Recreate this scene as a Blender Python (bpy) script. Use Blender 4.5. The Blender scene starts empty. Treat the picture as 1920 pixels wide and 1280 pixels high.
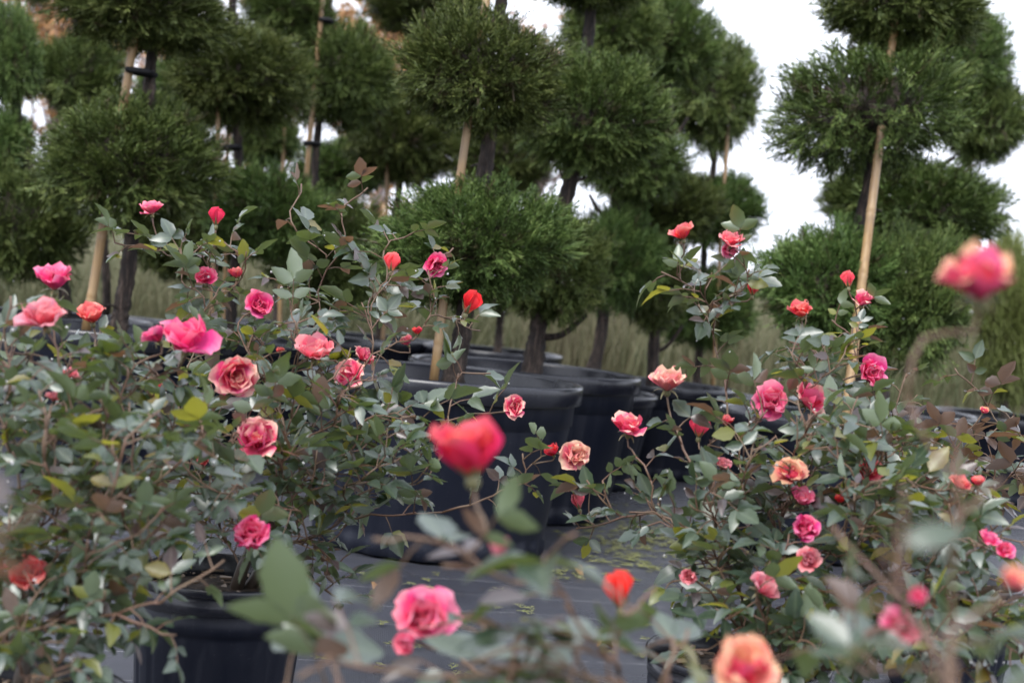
import bpy, math, random
import numpy as np
from mathutils import Vector, Matrix, noise

random.seed(7)
RNG = np.random.RandomState(11)
scene = bpy.context.scene
COL = scene.collection
R = math.radians

# ------------------------------------------------------------------ camera
F = 2500.0                       # focal length in photo pixels (1920 wide)
ROLL, PITCH = R(5.5), R(1.82)
CAMP = Vector((0, 0, 0.75))
cp, sp = math.cos(PITCH), math.sin(PITCH)
FW = Vector((0, cp, -sp))
up0, right0 = Vector((0, sp, cp)), Vector((1, 0, 0))
RT = right0 * math.cos(ROLL) + up0 * math.sin(ROLL)
UP = up0 * math.cos(ROLL) - right0 * math.sin(ROLL)
cam = bpy.data.cameras.new('camera')
cam.sensor_width = 36.0
cam.lens = F / 1920 * 36
cam.clip_start, cam.clip_end = 0.05, 3000
cam.dof.use_dof = True
cam.dof.focus_distance = 2.55
cam.dof.aperture_fstop = 4.0
cam.dof.aperture_blades = 7
cam_o = bpy.data.objects.new('camera', cam)
M = Matrix((RT, UP, -FW)).transposed().to_4x4()
M.translation = CAMP
cam_o.matrix_world = M
COL.objects.link(cam_o)
scene.camera = cam_o

# ------------------------------------------------------------------ sky, sun, exposure (overcast)
SUN_EL, SUN_AZ = 56, 205         # degrees; light comes from behind the camera's right shoulder, through cloud
w = bpy.data.worlds.new('World')
scene.world = w
w.use_nodes = True
nt = w.node_tree
nt.nodes.clear()
sky = nt.nodes.new('ShaderNodeTexSky')
sky.sky_type = 'NISHITA'
sky.sun_disc = False
sky.sun_elevation, sky.sun_rotation = R(SUN_EL), R(SUN_AZ)
sky.air_density, sky.dust_density, sky.ozone_density = 1.0, 6.0, 1.0
hsv = nt.nodes.new('ShaderNodeHueSaturation')
hsv.inputs['Saturation'].default_value = 0.22
mixw = nt.nodes.new('ShaderNodeMix')         # cloud layer: evens the sky out
mixw.data_type = 'RGBA'
mixw.inputs[0].default_value = 0.75
mixw.inputs[7].default_value = (9.1, 9.6, 11.0, 1)
bg = nt.nodes.new('ShaderNodeBackground')
bg.inputs['Strength'].default_value = 0.1
wo = nt.nodes.new('ShaderNodeOutputWorld')
nt.links.new(sky.outputs[0], hsv.inputs['Color'])
nt.links.new(hsv.outputs[0], mixw.inputs[6])
nt.links.new(mixw.outputs[2], bg.inputs[0])
nt.links.new(bg.outputs[0], wo.inputs[0])
sl = bpy.data.lights.new('sun', 'SUN')
sl.energy, sl.angle, sl.color = 1.4, R(30), (1.0, 0.97, 0.93)
so = bpy.data.objects.new('sun', sl)
COL.objects.link(so)
az, el = R(SUN_AZ), R(SUN_EL)
sd = Vector((math.sin(az) * math.cos(el), math.cos(az) * math.cos(el), math.sin(el)))
so.rotation_euler = sd.to_track_quat('Z', 'Y').to_euler()
so.location = sd * 20
vs = scene.view_settings
vs.view_transform, vs.look, vs.gamma, vs.exposure = 'Standard', 'None', 1, 1.12
vs.use_curve_mapping = False
scene.cycles.use_denoising = True
scene.cycles.max_bounces = 6
scene.cycles.diffuse_bounces = 3
scene.cycles.transparent_max_bounces = 4
scene.cycles.caustics_reflective = False
scene.cycles.caustics_refractive = False
scene.cycles.sample_clamp_indirect = 4

# ------------------------------------------------------------------ helpers
def P(px, py, d):
    return CAMP + RT * ((px - 960) / F * d) - UP * ((py - 640) / F * d) + FW * d

def depth(p):
    return (p - CAMP).dot(FW)

def tag(o, label=None, cat=None, group=None, kind=None):
    if label: o['label'] = label
    if cat: o['category'] = cat
    if group: o['group'] = group
    if kind: o['kind'] = kind
    return o

def empty(name, loc, label, cat, group=None):
    o = bpy.data.objects.new(name, None)
    o.empty_display_size = 0.1
    o.location = loc
    COL.objects.link(o)
    return tag(o, label, cat, group)

def link(name, me, parent=None, loc=None, rot=None, sc=None):
    o = bpy.data.objects.new(name, me)
    COL.objects.link(o)
    if parent: o.parent = parent
    if loc is not None: o.location = loc
    if rot is not None: o.rotation_euler = rot
    if sc is not None: o.scale = sc
    return o

def mesh_np(name, V, faces, mats, midx=None, attrs=None, smooth=True):
    """V (N,3); faces = list of int arrays (m,k)"""
    me = bpy.data.meshes.new(name)
    V = np.asarray(V, dtype=np.float32)
    me.vertices.add(len(V))
    me.vertices.foreach_set('co', V.ravel())
    loops = np.concatenate([f.ravel() for f in faces]).astype(np.int32)
    tot = np.concatenate([np.full(len(f), f.shape[1], np.int32) for f in faces])
    start = np.concatenate([[0], np.cumsum(tot)[:-1]]).astype(np.int32)
    me.loops.add(len(loops))
    me.loops.foreach_set('vertex_index', loops)
    me.polygons.add(len(tot))
    me.polygons.foreach_set('loop_start', start)
    me.polygons.foreach_set('loop_total', tot)
    if midx is not None: me.polygons.foreach_set('material_index', np.asarray(midx, np.int32))
    me.polygons.foreach_set('use_smooth', np.full(len(tot), smooth, bool))
    for m in mats: me.materials.append(m)
    for k, a in (attrs or {}).items():
        at = me.attributes.new(k, 'FLOAT', 'POINT')
        at.data.foreach_set('value', np.asarray(a, np.float32))
    me.update(calc_edges=True)
    return me

class MB:
    """collects raw geometry"""
    def __init__(s): s.v, s.q, s.t, s.qm, s.tm, s.n, s.a = [], [], [], [], [], 0, []
    def add(s, V, quads=None, tris=None, mi=0, a=0.0):
        V = np.asarray(V, float)
        s.v.append(V)
        if quads is not None and len(quads):
            q = np.asarray(quads, int) + s.n; s.q.append(q); s.qm.append(np.full(len(q), mi))
        if tris is not None and len(tris):
            t = np.asarray(tris, int) + s.n; s.t.append(t); s.tm.append(np.full(len(t), mi))
        s.a.append(np.broadcast_to(np.asarray(a, float), (len(V),)))
        s.n += len(V)
    def build(s, name, mats, smooth=True):
        fs, mi = [], []
        if s.q: fs.append(np.concatenate(s.q)); mi.append(np.concatenate(s.qm))
        if s.t: fs.append(np.concatenate(s.t)); mi.append(np.concatenate(s.tm))
        return mesh_np(name, np.concatenate(s.v), fs, mats, np.concatenate(mi), {'tint': np.concatenate(s.a)}, smooth)

def tube(mb, pts, rads, sides=6, mi=0, a=0.0, jitter=0.0, caps=True):
    pts = [Vector(p) for p in pts]
    n = len(pts)
    V, ref = [], Vector((0.31, 0.87, 0.2)).normalized()
    ph = 0
    for i, p in enumerate(pts):
        t = (pts[min(i + 1, n - 1)] - pts[max(i - 1, 0)])
        if t.length < 1e-9: t = Vector((0, 0, 1))
        t.normalize()
        x = (ref - t * ref.dot(t))
        if x.length < 1e-3: x = t.orthogonal()
        x.normalize(); ref = x
        y = t.cross(x)
        for k in range(sides):
            an = 2 * math.pi * k / sides
            r = rads[i] * (1 + (random.uniform(-jitter, jitter) if jitter else 0))
            V.append(p + x * (math.cos(an) * r) + y * (math.sin(an) * r))
    q = [(i * sides + k, i * sides + (k + 1) % sides, (i + 1) * sides + (k + 1) % sides, (i + 1) * sides + k)
         for i in range(n - 1) for k in range(sides)]
    tr = []
    if caps:
        V.append(pts[0]); V.append(pts[-1])
        c0, c1 = n * sides, n * sides + 1
        tr = [(c0, (k + 1) % sides, k) for k in range(sides)] + \
             [(c1, (n - 1) * sides + k, (n - 1) * sides + (k + 1) % sides) for k in range(sides)]
    mb.add([tuple(v) for v in V], q, tr, mi, a)

def smooth_path(pts, n):
    pts = [Vector(p) for p in pts]
    if len(pts) == 2:
        return [pts[0].lerp(pts[1], i / n) for i in range(n + 1)]
    out, m = [], len(pts) - 1
    for i in range(n + 1):
        t = i / n * m
        k = min(int(t), m - 1); f = t - k
        p0, p1, p2, p3 = pts[max(k - 1, 0)], pts[k], pts[k + 1], pts[min(k + 2, m)]
        out.append(0.5 * ((2 * p1) + (p2 - p0) * f + (2 * p0 - 5 * p1 + 4 * p2 - p3) * f * f + (3 * p1 - p0 - 3 * p2 + p3) * f ** 3))
    return out

# ------------------------------------------------------------------ materials
def mat(name):
    m = bpy.data.materials.new(name)
    m.use_nodes = True
    n = m.node_tree.nodes
    return m, m.node_tree, n['Principled BSDF'], n['Material Output']

def nd(t, kind, **kw):
    n = t.nodes.new(kind)
    for k, v in kw.items():
        if k in ('data_type', 'operation', 'blend_type', 'attribute_name', 'attribute_type', 'noise_dimensions', 'wave_type', 'bands_direction', 'musgrave_type', 'feature', 'clamp'):
            setattr(n, k, v)
        else:
            n.inputs[k].default_value = v
    return n

def mixc(t, fac, a, b, mode='MIX'):
    n = t.nodes.new('ShaderNodeMix'); n.data_type = 'RGBA'; n.blend_type = mode
    for sock, v in ((0, fac), (6, a), (7, b)):
        if hasattr(v, 'links'): t.links.new(v, n.inputs[sock])
        else: n.inputs[sock].default_value = v if sock == 0 else (*v, 1)
    return n.outputs[2]

def math_(t, op, a, b=0.0, c=None):
    n = t.nodes.new('ShaderNodeMath'); n.operation = op
    for i, v in enumerate((a, b, c)):
        if v is None: continue
        if hasattr(v, 'links'): t.links.new(v, n.inputs[i])
        else: n.inputs[i].default_value = v
    return n.outputs[0]

def noise_(t, scale, detail=3, rough=0.55, vec=None):
    n = nd(t, 'ShaderNodeTexNoise', Scale=scale, Detail=detail, Roughness=rough)
    if vec: t.links.new(vec, n.inputs['Vector'])
    return n.outputs[0]

def ramp(t, fac, stops):
    n = t.nodes.new('ShaderNodeValToRGB')
    el = n.color_ramp.elements
    while len(el) < len(stops): el.new(0.5)
    for e, (p, c) in zip(el, stops): e.position, e.color = p, (*c, 1)
    t.links.new(fac, n.inputs[0])
    return n.outputs[0]

def bump(t, b, h, strength, dist):
    n = nd(t, 'ShaderNodeBump', Strength=strength, Distance=dist)
    t.links.new(h, n.inputs['Height'])
    t.links.new(n.outputs[0], b.inputs['Normal'])

def objpos(t): return nd(t, 'ShaderNodeTexCoord').outputs['Object']
def geopos(t): return nd(t, 'ShaderNodeNewGeometry').outputs['Position']

def variation(t):
    """per-piece random value: the piece's own object, plus the per-piece attribute of joined pieces"""
    oi = t.nodes.new('ShaderNodeObjectInfo')
    at = nd(t, 'ShaderNodeAttribute', attribute_name='tint')
    return math_(t, 'FRACT', math_(t, 'ADD', oi.outputs['Random'], at.outputs['Fac']))

def leaf_mat(name, tops, under, glow, rough=0.4, trans=0.3):
    m, t, b, o = mat(name)
    v = variation(t)
    top = ramp(t, v, tops)
    ns = noise_(t, 60, 3, 0.6, geopos(t))
    top = mixc(t, math_(t, 'MULTIPLY', ns, 0.5), top, tuple(c * 0.6 for c in tops[0][1]))
    rib = nd(t, 'ShaderNodeAttribute', attribute_name='rib')
    top = mixc(t, math_(t, 'MULTIPLY', math_(t, 'POWER', rib.outputs['Fac'], 7.0), 0.6), top, under)
    g = t.nodes.new('ShaderNodeNewGeometry')
    colr = mixc(t, g.outputs['Backfacing'], top, under)
    t.links.new(colr, b.inputs['Base Color'])
    b.inputs['Roughness'].default_value = rough
    b.inputs['Specular IOR Level'].default_value = 0.85
    b.inputs['Coat Weight'].default_value = 0.7
    b.inputs['Coat Roughness'].default_value = 0.28
    tr = nd(t, 'ShaderNodeBsdfTranslucent', Color=(*glow, 1))
    mx = nd(t, 'ShaderNodeMixShader', Fac=trans)
    t.links.new(b.outputs[0], mx.inputs[1]); t.links.new(tr.outputs[0], mx.inputs[2])
    t.links.new(mx.outputs[0], o.inputs[0])
    return m

LEAF_G = leaf_mat('rose_leaf_green', [(0, (0.020, 0.044, 0.026)), (0.45, (0.034, 0.064, 0.038)), (0.8, (0.056, 0.086, 0.058)), (1.0, (0.05, 0.085, 0.025))],
                  (0.12, 0.16, 0.095), (0.22, 0.30, 0.03), 0.42, 0.16)
LEAF_B = leaf_mat('rose_leaf_bronze', [(0, (0.05, 0.03, 0.034)), (0.5, (0.075, 0.055, 0.056)), (1, (0.07, 0.045, 0.03))],
                  (0.17, 0.13, 0.11), (0.25, 0.12, 0.05))
LEAF_Y = leaf_mat('rose_leaf_olive', [(0, (0.16, 0.17, 0.02)), (0.5, (0.13, 0.17, 0.025)), (1, (0.2, 0.13, 0.025))],
                  (0.2, 0.22, 0.05), (0.4, 0.38, 0.03), 0.45, 0.4)
LEAF_M = [LEAF_G, LEAF_B, LEAF_Y]

def stem_mat(name, c1, c2):
    m, t, b, o = mat(name)
    n = noise_(t, 18, 3, 0.6, objpos(t))
    t.links.new(mixc(t, n, c1, c2), b.inputs['Base Color'])
    b.inputs['Roughness'].default_value = 0.5
    return m
STEM = stem_mat('rose_cane', (0.15, 0.06, 0.05), (0.12, 0.10, 0.05))
WOOD = stem_mat('rose_old_wood', (0.035, 0.025, 0.02), (0.08, 0.06, 0.045))
CALYX = stem_mat('rose_calyx', (0.12, 0.16, 0.06), (0.2, 0.14, 0.08))

def petal_mat(name, claw, body, edge, e0, trans=0.35, spots=0.35, outside=None):
    m, t, b, o = mat(name)
    at = nd(t, 'ShaderNodeAttribute', attribute_name='tint')
    ns = noise_(t, 90, 4, 0.65, geopos(t))
    f = math_(t, 'ADD', at.outputs['Fac'], math_(t, 'MULTIPLY', math_(t, 'SUBTRACT', ns, 0.5), spots))
    c = ramp(t, f, [(0.0, claw), (0.2, body), (e0, body), (1.0, edge)])
    if outside:                                    # the back of the petal keeps a stronger pink
        gb = t.nodes.new('ShaderNodeNewGeometry')
        c = mixc(t, math_(t, 'MULTIPLY', gb.outputs['Backfacing'], 0.85), c, outside)
    oi = t.nodes.new('ShaderNodeObjectInfo')
    hs = nd(t, 'ShaderNodeHueSaturation')
    t.links.new(math_(t, 'ADD', 0.488, math_(t, 'MULTIPLY', oi.outputs['Random'], 0.024)), hs.inputs['Hue'])
    t.links.new(math_(t, 'ADD', 0.85, math_(t, 'MULTIPLY', oi.outputs['Random'], 0.25)), hs.inputs['Value'])
    t.links.new(c, hs.inputs['Color'])
    c = hs.outputs[0]
    t.links.new(c, b.inputs['Base Color'])
    b.inputs['Roughness'].default_value = 0.55
    b.inputs['Specular IOR Level'].default_value = 0.3
    tr = t.nodes.new('ShaderNodeBsdfTranslucent')
    t.links.new(c, tr.inputs['Color'])
    mx = nd(t, 'ShaderNodeMixShader', Fac=trans)
    t.links.new(b.outputs[0], mx.inputs[1]); t.links.new(tr.outputs[0], mx.inputs[2])
    t.links.new(mx.outputs[0], o.inputs[0])
    return m
PET = {
    'pink':  petal_mat('petal_pink', (0.9, 0.55, 0.40), (0.92, 0.10, 0.29), (0.95, 0.36, 0.46), 0.6),
    'hot':   petal_mat('petal_hot_pink', (0.88, 0.35, 0.35), (0.90, 0.065, 0.27), (0.95, 0.30, 0.45), 0.7),
    'coral': petal_mat('petal_coral', (0.9, 0.5, 0.2), (0.88, 0.085, 0.13), (0.93, 0.34, 0.30), 0.65),
    'red':   petal_mat('petal_red', (0.85, 0.3, 0.15), (0.85, 0.035, 0.07), (0.90, 0.15, 0.15), 0.7),
    'crimson': petal_mat('petal_crimson', (0.9, 0.4, 0.2), (0.88, 0.045, 0.12), (0.92, 0.16, 0.15), 0.7),
    'salmon': petal_mat('petal_salmon', (0.92, 0.6, 0.4), (0.93, 0.15, 0.27), (0.95, 0.42, 0.44), 0.55),
    'cream': petal_mat('petal_cream_edged', (0.88, 0.35, 0.3), (0.92, 0.12, 0.29), (0.95, 0.62, 0.50), 0.68, 0.3, 0.55, (0.87, 0.12, 0.25)),
    'faded': petal_mat('petal_faded', (0.86, 0.22, 0.28), (0.88, 0.24, 0.33), (0.92, 0.68, 0.48), 0.48, 0.3, 0.8, (0.89, 0.30, 0.33)),
    'peach': petal_mat('petal_peach', (0.88, 0.12, 0.22), (0.90, 0.24, 0.24), (0.94, 0.58, 0.36), 0.42, 0.35, 0.7, (0.86, 0.07, 0.25)),
    'pale':  petal_mat('petal_pale', (0.8, 0.35, 0.35), (0.80, 0.15, 0.23), (0.88, 0.40, 0.44), 0.5),
}

def tint_mat(name, stops, rough=0.6, trans=0.25):
    m, t, b, o = mat(name)
    at = nd(t, 'ShaderNodeAttribute', attribute_name='tint')
    c = ramp(t, at.outputs['Fac'], stops)
    t.links.new(c, b.inputs['Base Color'])
    b.inputs['Roughness'].default_value = rough
    tr = t.nodes.new('ShaderNodeBsdfTranslucent')
    t.links.new(c, tr.inputs['Color'])
    mx = nd(t, 'ShaderNodeMixShader', Fac=trans)
    t.links.new(b.outputs[0], mx.inputs[1]); t.links.new(tr.outputs[0], mx.inputs[2])
    t.links.new(mx.outputs[0], o.inputs[0])
    return m

def juniper_mat():
    m, t, b, o = mat('juniper_foliage')
    at = nd(t, 'ShaderNodeAttribute', attribute_name='tint')
    oi = t.nodes.new('ShaderNodeObjectInfo')
    c = ramp(t, at.outputs['Fac'], [(0, (0.055, 0.042, 0.02)), (0.14, (0.044, 0.066, 0.019)), (0.5, (0.078, 0.118, 0.030)), (0.8, (0.135, 0.178, 0.046)), (1, (0.20, 0.235, 0.08))])
    hs = nd(t, 'ShaderNodeHueSaturation')
    t.links.new(math_(t, 'ADD', 0.485, math_(t, 'MULTIPLY', oi.outputs['Random'], 0.04)), hs.inputs['Hue'])
    t.links.new(math_(t, 'ADD', 0.82, math_(t, 'MULTIPLY', oi.outputs['Random'], 0.35)), hs.inputs['Value'])
    hs.inputs['Saturation'].default_value = 1.0
    t.links.new(c, hs.inputs['Color'])
    t.links.new(hs.outputs[0], b.inputs['Base Color'])
    b.inputs['Roughness'].default_value = 0.5
    b.inputs['Specular IOR Level'].default_value = 0.25
    return m
JUN = juniper_mat()
JUN_PALE = tint_mat('pale_conifer', [(0, (0.08, 0.08, 0.02)), (0.5, (0.15, 0.19, 0.045)), (1, (0.24, 0.27, 0.08))], 0.6, 0.1)

def water_mat():
    m, t, b, o = mat('water_drops')
    b.inputs['Base Color'].default_value = (1, 1, 1, 1)
    b.inputs['Transmission Weight'].default_value = 0.6
    b.inputs['Roughness'].default_value = 0.02
    b.inputs['IOR'].default_value = 1.33
    b.inputs['Coat Weight'].default_value = 0.8
    return m
WATER = water_mat()

def bark_mat():
    m, t, b, o = mat('juniper_bark')
    mp = nd(t, 'ShaderNodeMapping'); mp.inputs['Scale'].default_value = (60, 60, 9)
    t.links.new(objpos(t), mp.inputs[0])
    n = noise_(t, 1.0, 5, 0.65, mp.outputs[0])
    t.links.new(ramp(t, n, [(0.35, (0.010, 0.007, 0.007)), (0.52, (0.04, 0.027, 0.021)), (0.68, (0.14, 0.10, 0.078))]), b.inputs['Base Color'])
    b.inputs['Roughness'].default_value = 0.75
    bump(t, b, n, 1.0, 0.03)
    return m
BARK = bark_mat()

def bamboo_mat():
    m, t, b, o = mat('bamboo')
    mp = nd(t, 'ShaderNodeMapping'); mp.inputs['Scale'].default_value = (70, 70, 3)
    t.links.new(objpos(t), mp.inputs[0])
    n = noise_(t, 1.0, 4, 0.6, mp.outputs[0])
    n2 = noise_(t, 5.0, 3, 0.6, objpos(t))
    c = ramp(t, n, [(0.25, (0.20, 0.11, 0.045)), (0.55, (0.37, 0.235, 0.105)), (0.8, (0.46, 0.33, 0.18))])
    c = mixc(t, ramp(t, n2, [(0.42, (0, 0, 0)), (0.7, (0.85, 0.85, 0.85))]), c, (0.20, 0.145, 0.10))
    at = nd(t, 'ShaderNodeAttribute', attribute_name='tint')
    c = mixc(t, at.outputs['Fac'], c, (0.16, 0.11, 0.07))
    t.links.new(c, b.inputs['Base Color'])
    b.inputs['Roughness'].default_value = 0.42
    bump(t, b, n, 0.25, 0.002)
    return m
BAMBOO = bamboo_mat()

def plastic_mat(name, col, rough, dust=0.07, spec=0.2):
    m, t, b, o = mat(name)
    n = noise_(t, 7, 5, 0.65, objpos(t))
    n2 = noise_(t, 160, 2, 0.6, objpos(t))
    sp_ = ramp(t, n2, [(0.66, (0, 0, 0)), (0.72, (0.5, 0.5, 0.5))])
    c = mixc(t, math_(t, 'MULTIPLY', n, dust), col, (0.09, 0.09, 0.1))
    mp = nd(t, 'ShaderNodeMapping'); mp.inputs['Scale'].default_value = (22, 22, 2.2)
    t.links.new(objpos(t), mp.inputs[0])
    st = ramp(t, noise_(t, 1.0, 4, 0.6, mp.outputs[0]), [(0.5, (0, 0, 0)), (0.75, (1, 1, 1))])
    c = mixc(t, math_(t, 'MULTIPLY', st, dust * 2.2), c, (0.07, 0.072, 0.085))
    c = mixc(t, math_(t, 'MULTIPLY', sp_, dust * 2), c, (0.25, 0.25, 0.26))
    t.links.new(c, b.inputs['Base Color'])
    t.links.new(math_(t, 'ADD', rough, math_(t, 'MULTIPLY', n, 0.25)), b.inputs['Roughness'])
    b.inputs['Specular IOR Level'].default_value = spec
    bump(t, b, n2, 0.08, 0.002)
    return m
POT = plastic_mat('black_plastic', (0.005, 0.007, 0.015), 0.3)
POTRIM = plastic_mat('black_plastic_rim', (0.010, 0.011, 0.017), 0.12, 0.08, 0.5)
RUBBER = plastic_mat('black_rubber', (0.008, 0.008, 0.01), 0.5, 0.1)

def soil_mat():
    m, t, b, o = mat('potting_soil')
    n = noise_(t, 70, 6, 0.7, objpos(t))
    t.links.new(ramp(t, n, [(0.3, (0.012, 0.008, 0.006)), (0.55, (0.045, 0.028, 0.018)), (0.75, (0.13, 0.085, 0.055))]), b.inputs['Base Color'])
    b.inputs['Roughness'].default_value = 0.85
    bump(t, b, n, 1.0, 0.02)
    return m
SOIL = soil_mat()
CHIP = stem_mat('wood_chips', (0.035, 0.022, 0.015), (0.30, 0.21, 0.14))
DRY = stem_mat('dry_leaf', (0.13, 0.06, 0.03), (0.30, 0.17, 0.07))
CLIP = stem_mat('clippings', (0.10, 0.125, 0.035), (0.24, 0.23, 0.085))

def fabric_mat():
    m, t, b, o = mat('weed_fabric')
    pos = geopos(t)
    mp = nd(t, 'ShaderNodeMapping'); mp.inputs['Rotation'].default_value = (0, 0, R(-7))
    t.links.new(pos, mp.inputs[0])
    sx = t.nodes.new('ShaderNodeSeparateXYZ'); t.links.new(mp.outputs[0], sx.inputs[0])
    X, Y = sx.outputs[0], sx.outputs[1]
    wob = math_(t, 'MULTIPLY', math_(t, 'SUBTRACT', noise_(t, 2.5, 2, 0.5, pos), 0.5), 0.02)
    Yw = math_(t, 'ADD', Y, wob)
    wv = lambda a, f: math_(t, 'SINE', math_(t, 'MULTIPLY', a, f))
    weave = math_(t, 'MULTIPLY', wv(X, 2 * math.pi / 0.0045), wv(Yw, 2 * math.pi / 0.0045))
    warp = wv(X, 2 * math.pi / 0.0045)
    fr = math_(t, 'ABSOLUTE', math_(t, 'SUBTRACT', math_(t, 'FRACT', math_(t, 'DIVIDE', Yw, 0.17)), 0.5))
    line = math_(t, 'LESS_THAN', fr, 0.010)
    fade = noise_(t, 9, 3, 0.6, pos)
    line = math_(t, 'MULTIPLY', line, math_(t, 'GREATER_THAN', fade, 0.43))
    n = noise_(t, 3.0, 6, 0.65, pos)
    c = ramp(t, n, [(0.3, (0.022, 0.024, 0.034)), (0.7, (0.045, 0.048, 0.062))])
    c = mixc(t, math_(t, 'MULTIPLY', math_(t, 'ADD', weave, 1.0), 0.2), c, (0.065, 0.066, 0.075))
    c = mixc(t, math_(t, 'MULTIPLY', line, 0.38), c, (0.33, 0.33, 0.34))
    d = ramp(t, noise_(t, 22, 6, 0.7, pos), [(0.58, (0, 0, 0)), (0.72, (0.55, 0.55, 0.55))])
    c = mixc(t, d, c, (0.055, 0.042, 0.03))
    t.links.new(c, b.inputs['Base Color'])
    t.links.new(ramp(t, noise_(t, 1.7, 4, 0.6, pos), [(0.35, (0.18,) * 3), (0.65, (0.42,) * 3)]), b.inputs['Roughness'])
    b.inputs['Specular IOR Level'].default_value = 0.8
    bump(t, b, math_(t, 'ADD', weave, math_(t, 'MULTIPLY', warp, 0.5)), 0.5, 0.0012)
    return m
FABRIC = fabric_mat()

def field_mat():
    m, t, b, o = mat('field_soil')
    n = noise_(t, 0.6, 6, 0.65, geopos(t))
    t.links.new(ramp(t, n, [(0.3, (0.07, 0.075, 0.03)), (0.7, (0.15, 0.13, 0.065))]), b.inputs['Base Color'])
    b.inputs['Roughness'].default_value = 0.9
    return m

GRASS = tint_mat('tall_grass', [(0, (0.06, 0.085, 0.03)), (0.3, (0.11, 0.13, 0.06)), (0.65, (0.22, 0.21, 0.12)), (1, (0.17, 0.15, 0.09))])
AUTUMN = tint_mat('autumn_leaves', [(0, (0.34, 0.14, 0.05)), (0.5, (0.46, 0.25, 0.10)), (1, (0.42, 0.30, 0.18))])
BRUSH = tint_mat('brush_leaves', [(0, (0.16, 0.13, 0.09)), (0.5, (0.24, 0.2, 0.15)), (1, (0.14, 0.15, 0.07))])
TWIG = stem_mat('bare_twigs', (0.16, 0.12, 0.12), (0.25, 0.2, 0.19))
SHRUB = tint_mat('shrub_leaves', [(0, (0.07, 0.10, 0.03)), (0.5, (0.11, 0.15, 0.045)), (1, (0.16, 0.19, 0.06))])

# ------------------------------------------------------------------ ground
def grid_mesh(name, x0, x1, y0, y1, nx, ny, zf, m):
    xs, ys = np.linspace(x0, x1, nx + 1), np.linspace(y0, y1, ny + 1)
    V = [(x, y, zf(x, y)) for y in ys for x in xs]
    i = np.arange(ny)[:, None] * (nx + 1) + np.arange(nx)[None, :]
    q = np.stack([i, i + 1, i + nx + 2, i + nx + 1], -1).reshape(-1, 4)
    return mesh_np(name, V, [q], [m])
def fabric_z(x, y):
    v = Vector((x * 1.3, y * 2.2, 0.3))
    return 0.015 * (noise.noise(v) + 0.5 * noise.noise(v * 2.7)) - 0.004
g = link('ground', grid_mesh('ground', -7, 7, -1.5, 9.0, 140, 140, fabric_z, FABRIC)); g['kind'] = 'structure'
g = link('field', grid_mesh('field', -600, 600, -60, 1200, 24, 24, lambda x, y: -0.06, field_mat())); g['kind'] = 'structure'

# ------------------------------------------------------------------ pots
def lathe(mb, prof, seg, mi=0, mod=None, z0=0.0):
    V = []
    for j, (r, z) in enumerate(prof):
        for k in range(seg):
            an = 2 * math.pi * k / seg
            rr = r * (1 + (mod(an, z) if mod else 0))
            V.append((rr * math.cos(an), rr * math.sin(an), z + z0))
    q = [(j * seg + k, j * seg + (k + 1) % seg, (j + 1) * seg + (k + 1) % seg, (j + 1) * seg + k)
         for j in range(len(prof) - 1) for k in range(seg)]
    mb.add(V, q, None, mi)

def big_pot_meshes():
    r, h = 0.42, 0.51
    def mod(an, z):
        v = 0.0
        s = (an * 8 / (2 * math.pi)) % 1.0              # eight panels with a narrow seam between
        if abs(s - 0.5) < 0.04 and 0.06 < z < h - 0.10: v -= 0.014
        if z < 0.05:                                     # scalloped foot
            s2 = (an * 28 / (2 * math.pi)) % 1.0
            v -= 0.02 * (0.5 + 0.5 * math.cos(2 * math.pi * s2))
        return v
    mb = MB()
    prof = [(0.0, 0.004), (0.345, 0.004), (0.352, 0.01), (0.353, 0.045), (0.345, 0.055), (0.347, 0.07)]
    for i in range(1, 9): prof.append((0.347 + (0.39 - 0.347) * i / 8, 0.07 + (h - 0.13 - 0.07) * i / 8))
    prof += [(0.39, h - 0.125), (0.397, h - 0.12), (0.399, h - 0.062)]
    lathe(mb, prof, 168, 0, mod)
    body = mb.build('pot_body', [POT])
    mb = MB()
    lathe(mb, [(0.399, h - 0.062), (0.412, h - 0.060), (0.419, h - 0.054), (0.421, h - 0.012), (0.418, h - 0.003), (0.410, h), (0.402, h - 0.003), (0.398, h - 0.012), (0.392, h - 0.10)], 96, 0,
          lambda an, z: 0.004 * math.sin(2 * an + 1) + 0.003 * math.sin(3 * an))
    rim = mb.build('pot_rim', [POTRIM])
    return body, rim

def soil_mesh(r, amp):
    mb = MB(); V = [(0, 0, 0.01)]; seg = 48; rings = 8
    for j in range(1, rings + 1):
        rr = r * j / rings
        for k in range(seg):
            an = 2 * math.pi * k / seg
            x, y = rr * math.cos(an), rr * math.sin(an)
            V.append((x, y, amp * noise.noise(Vector((x * 18, y * 18, 1.7))) + 0.02 * (1 - j / rings)))
    t = [(0, 1 + k, 1 + (k + 1) % seg) for k in range(seg)]
    q = [(1 + (j - 1) * seg + k, 1 + j * seg + k, 1 + j * seg + (k + 1) % seg, 1 + (j - 1) * seg + (k + 1) % seg) for j in range(1, rings) for k in range(seg)]
    mb.add(V, q, t)
    return mb.build('soil', [SOIL])

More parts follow.
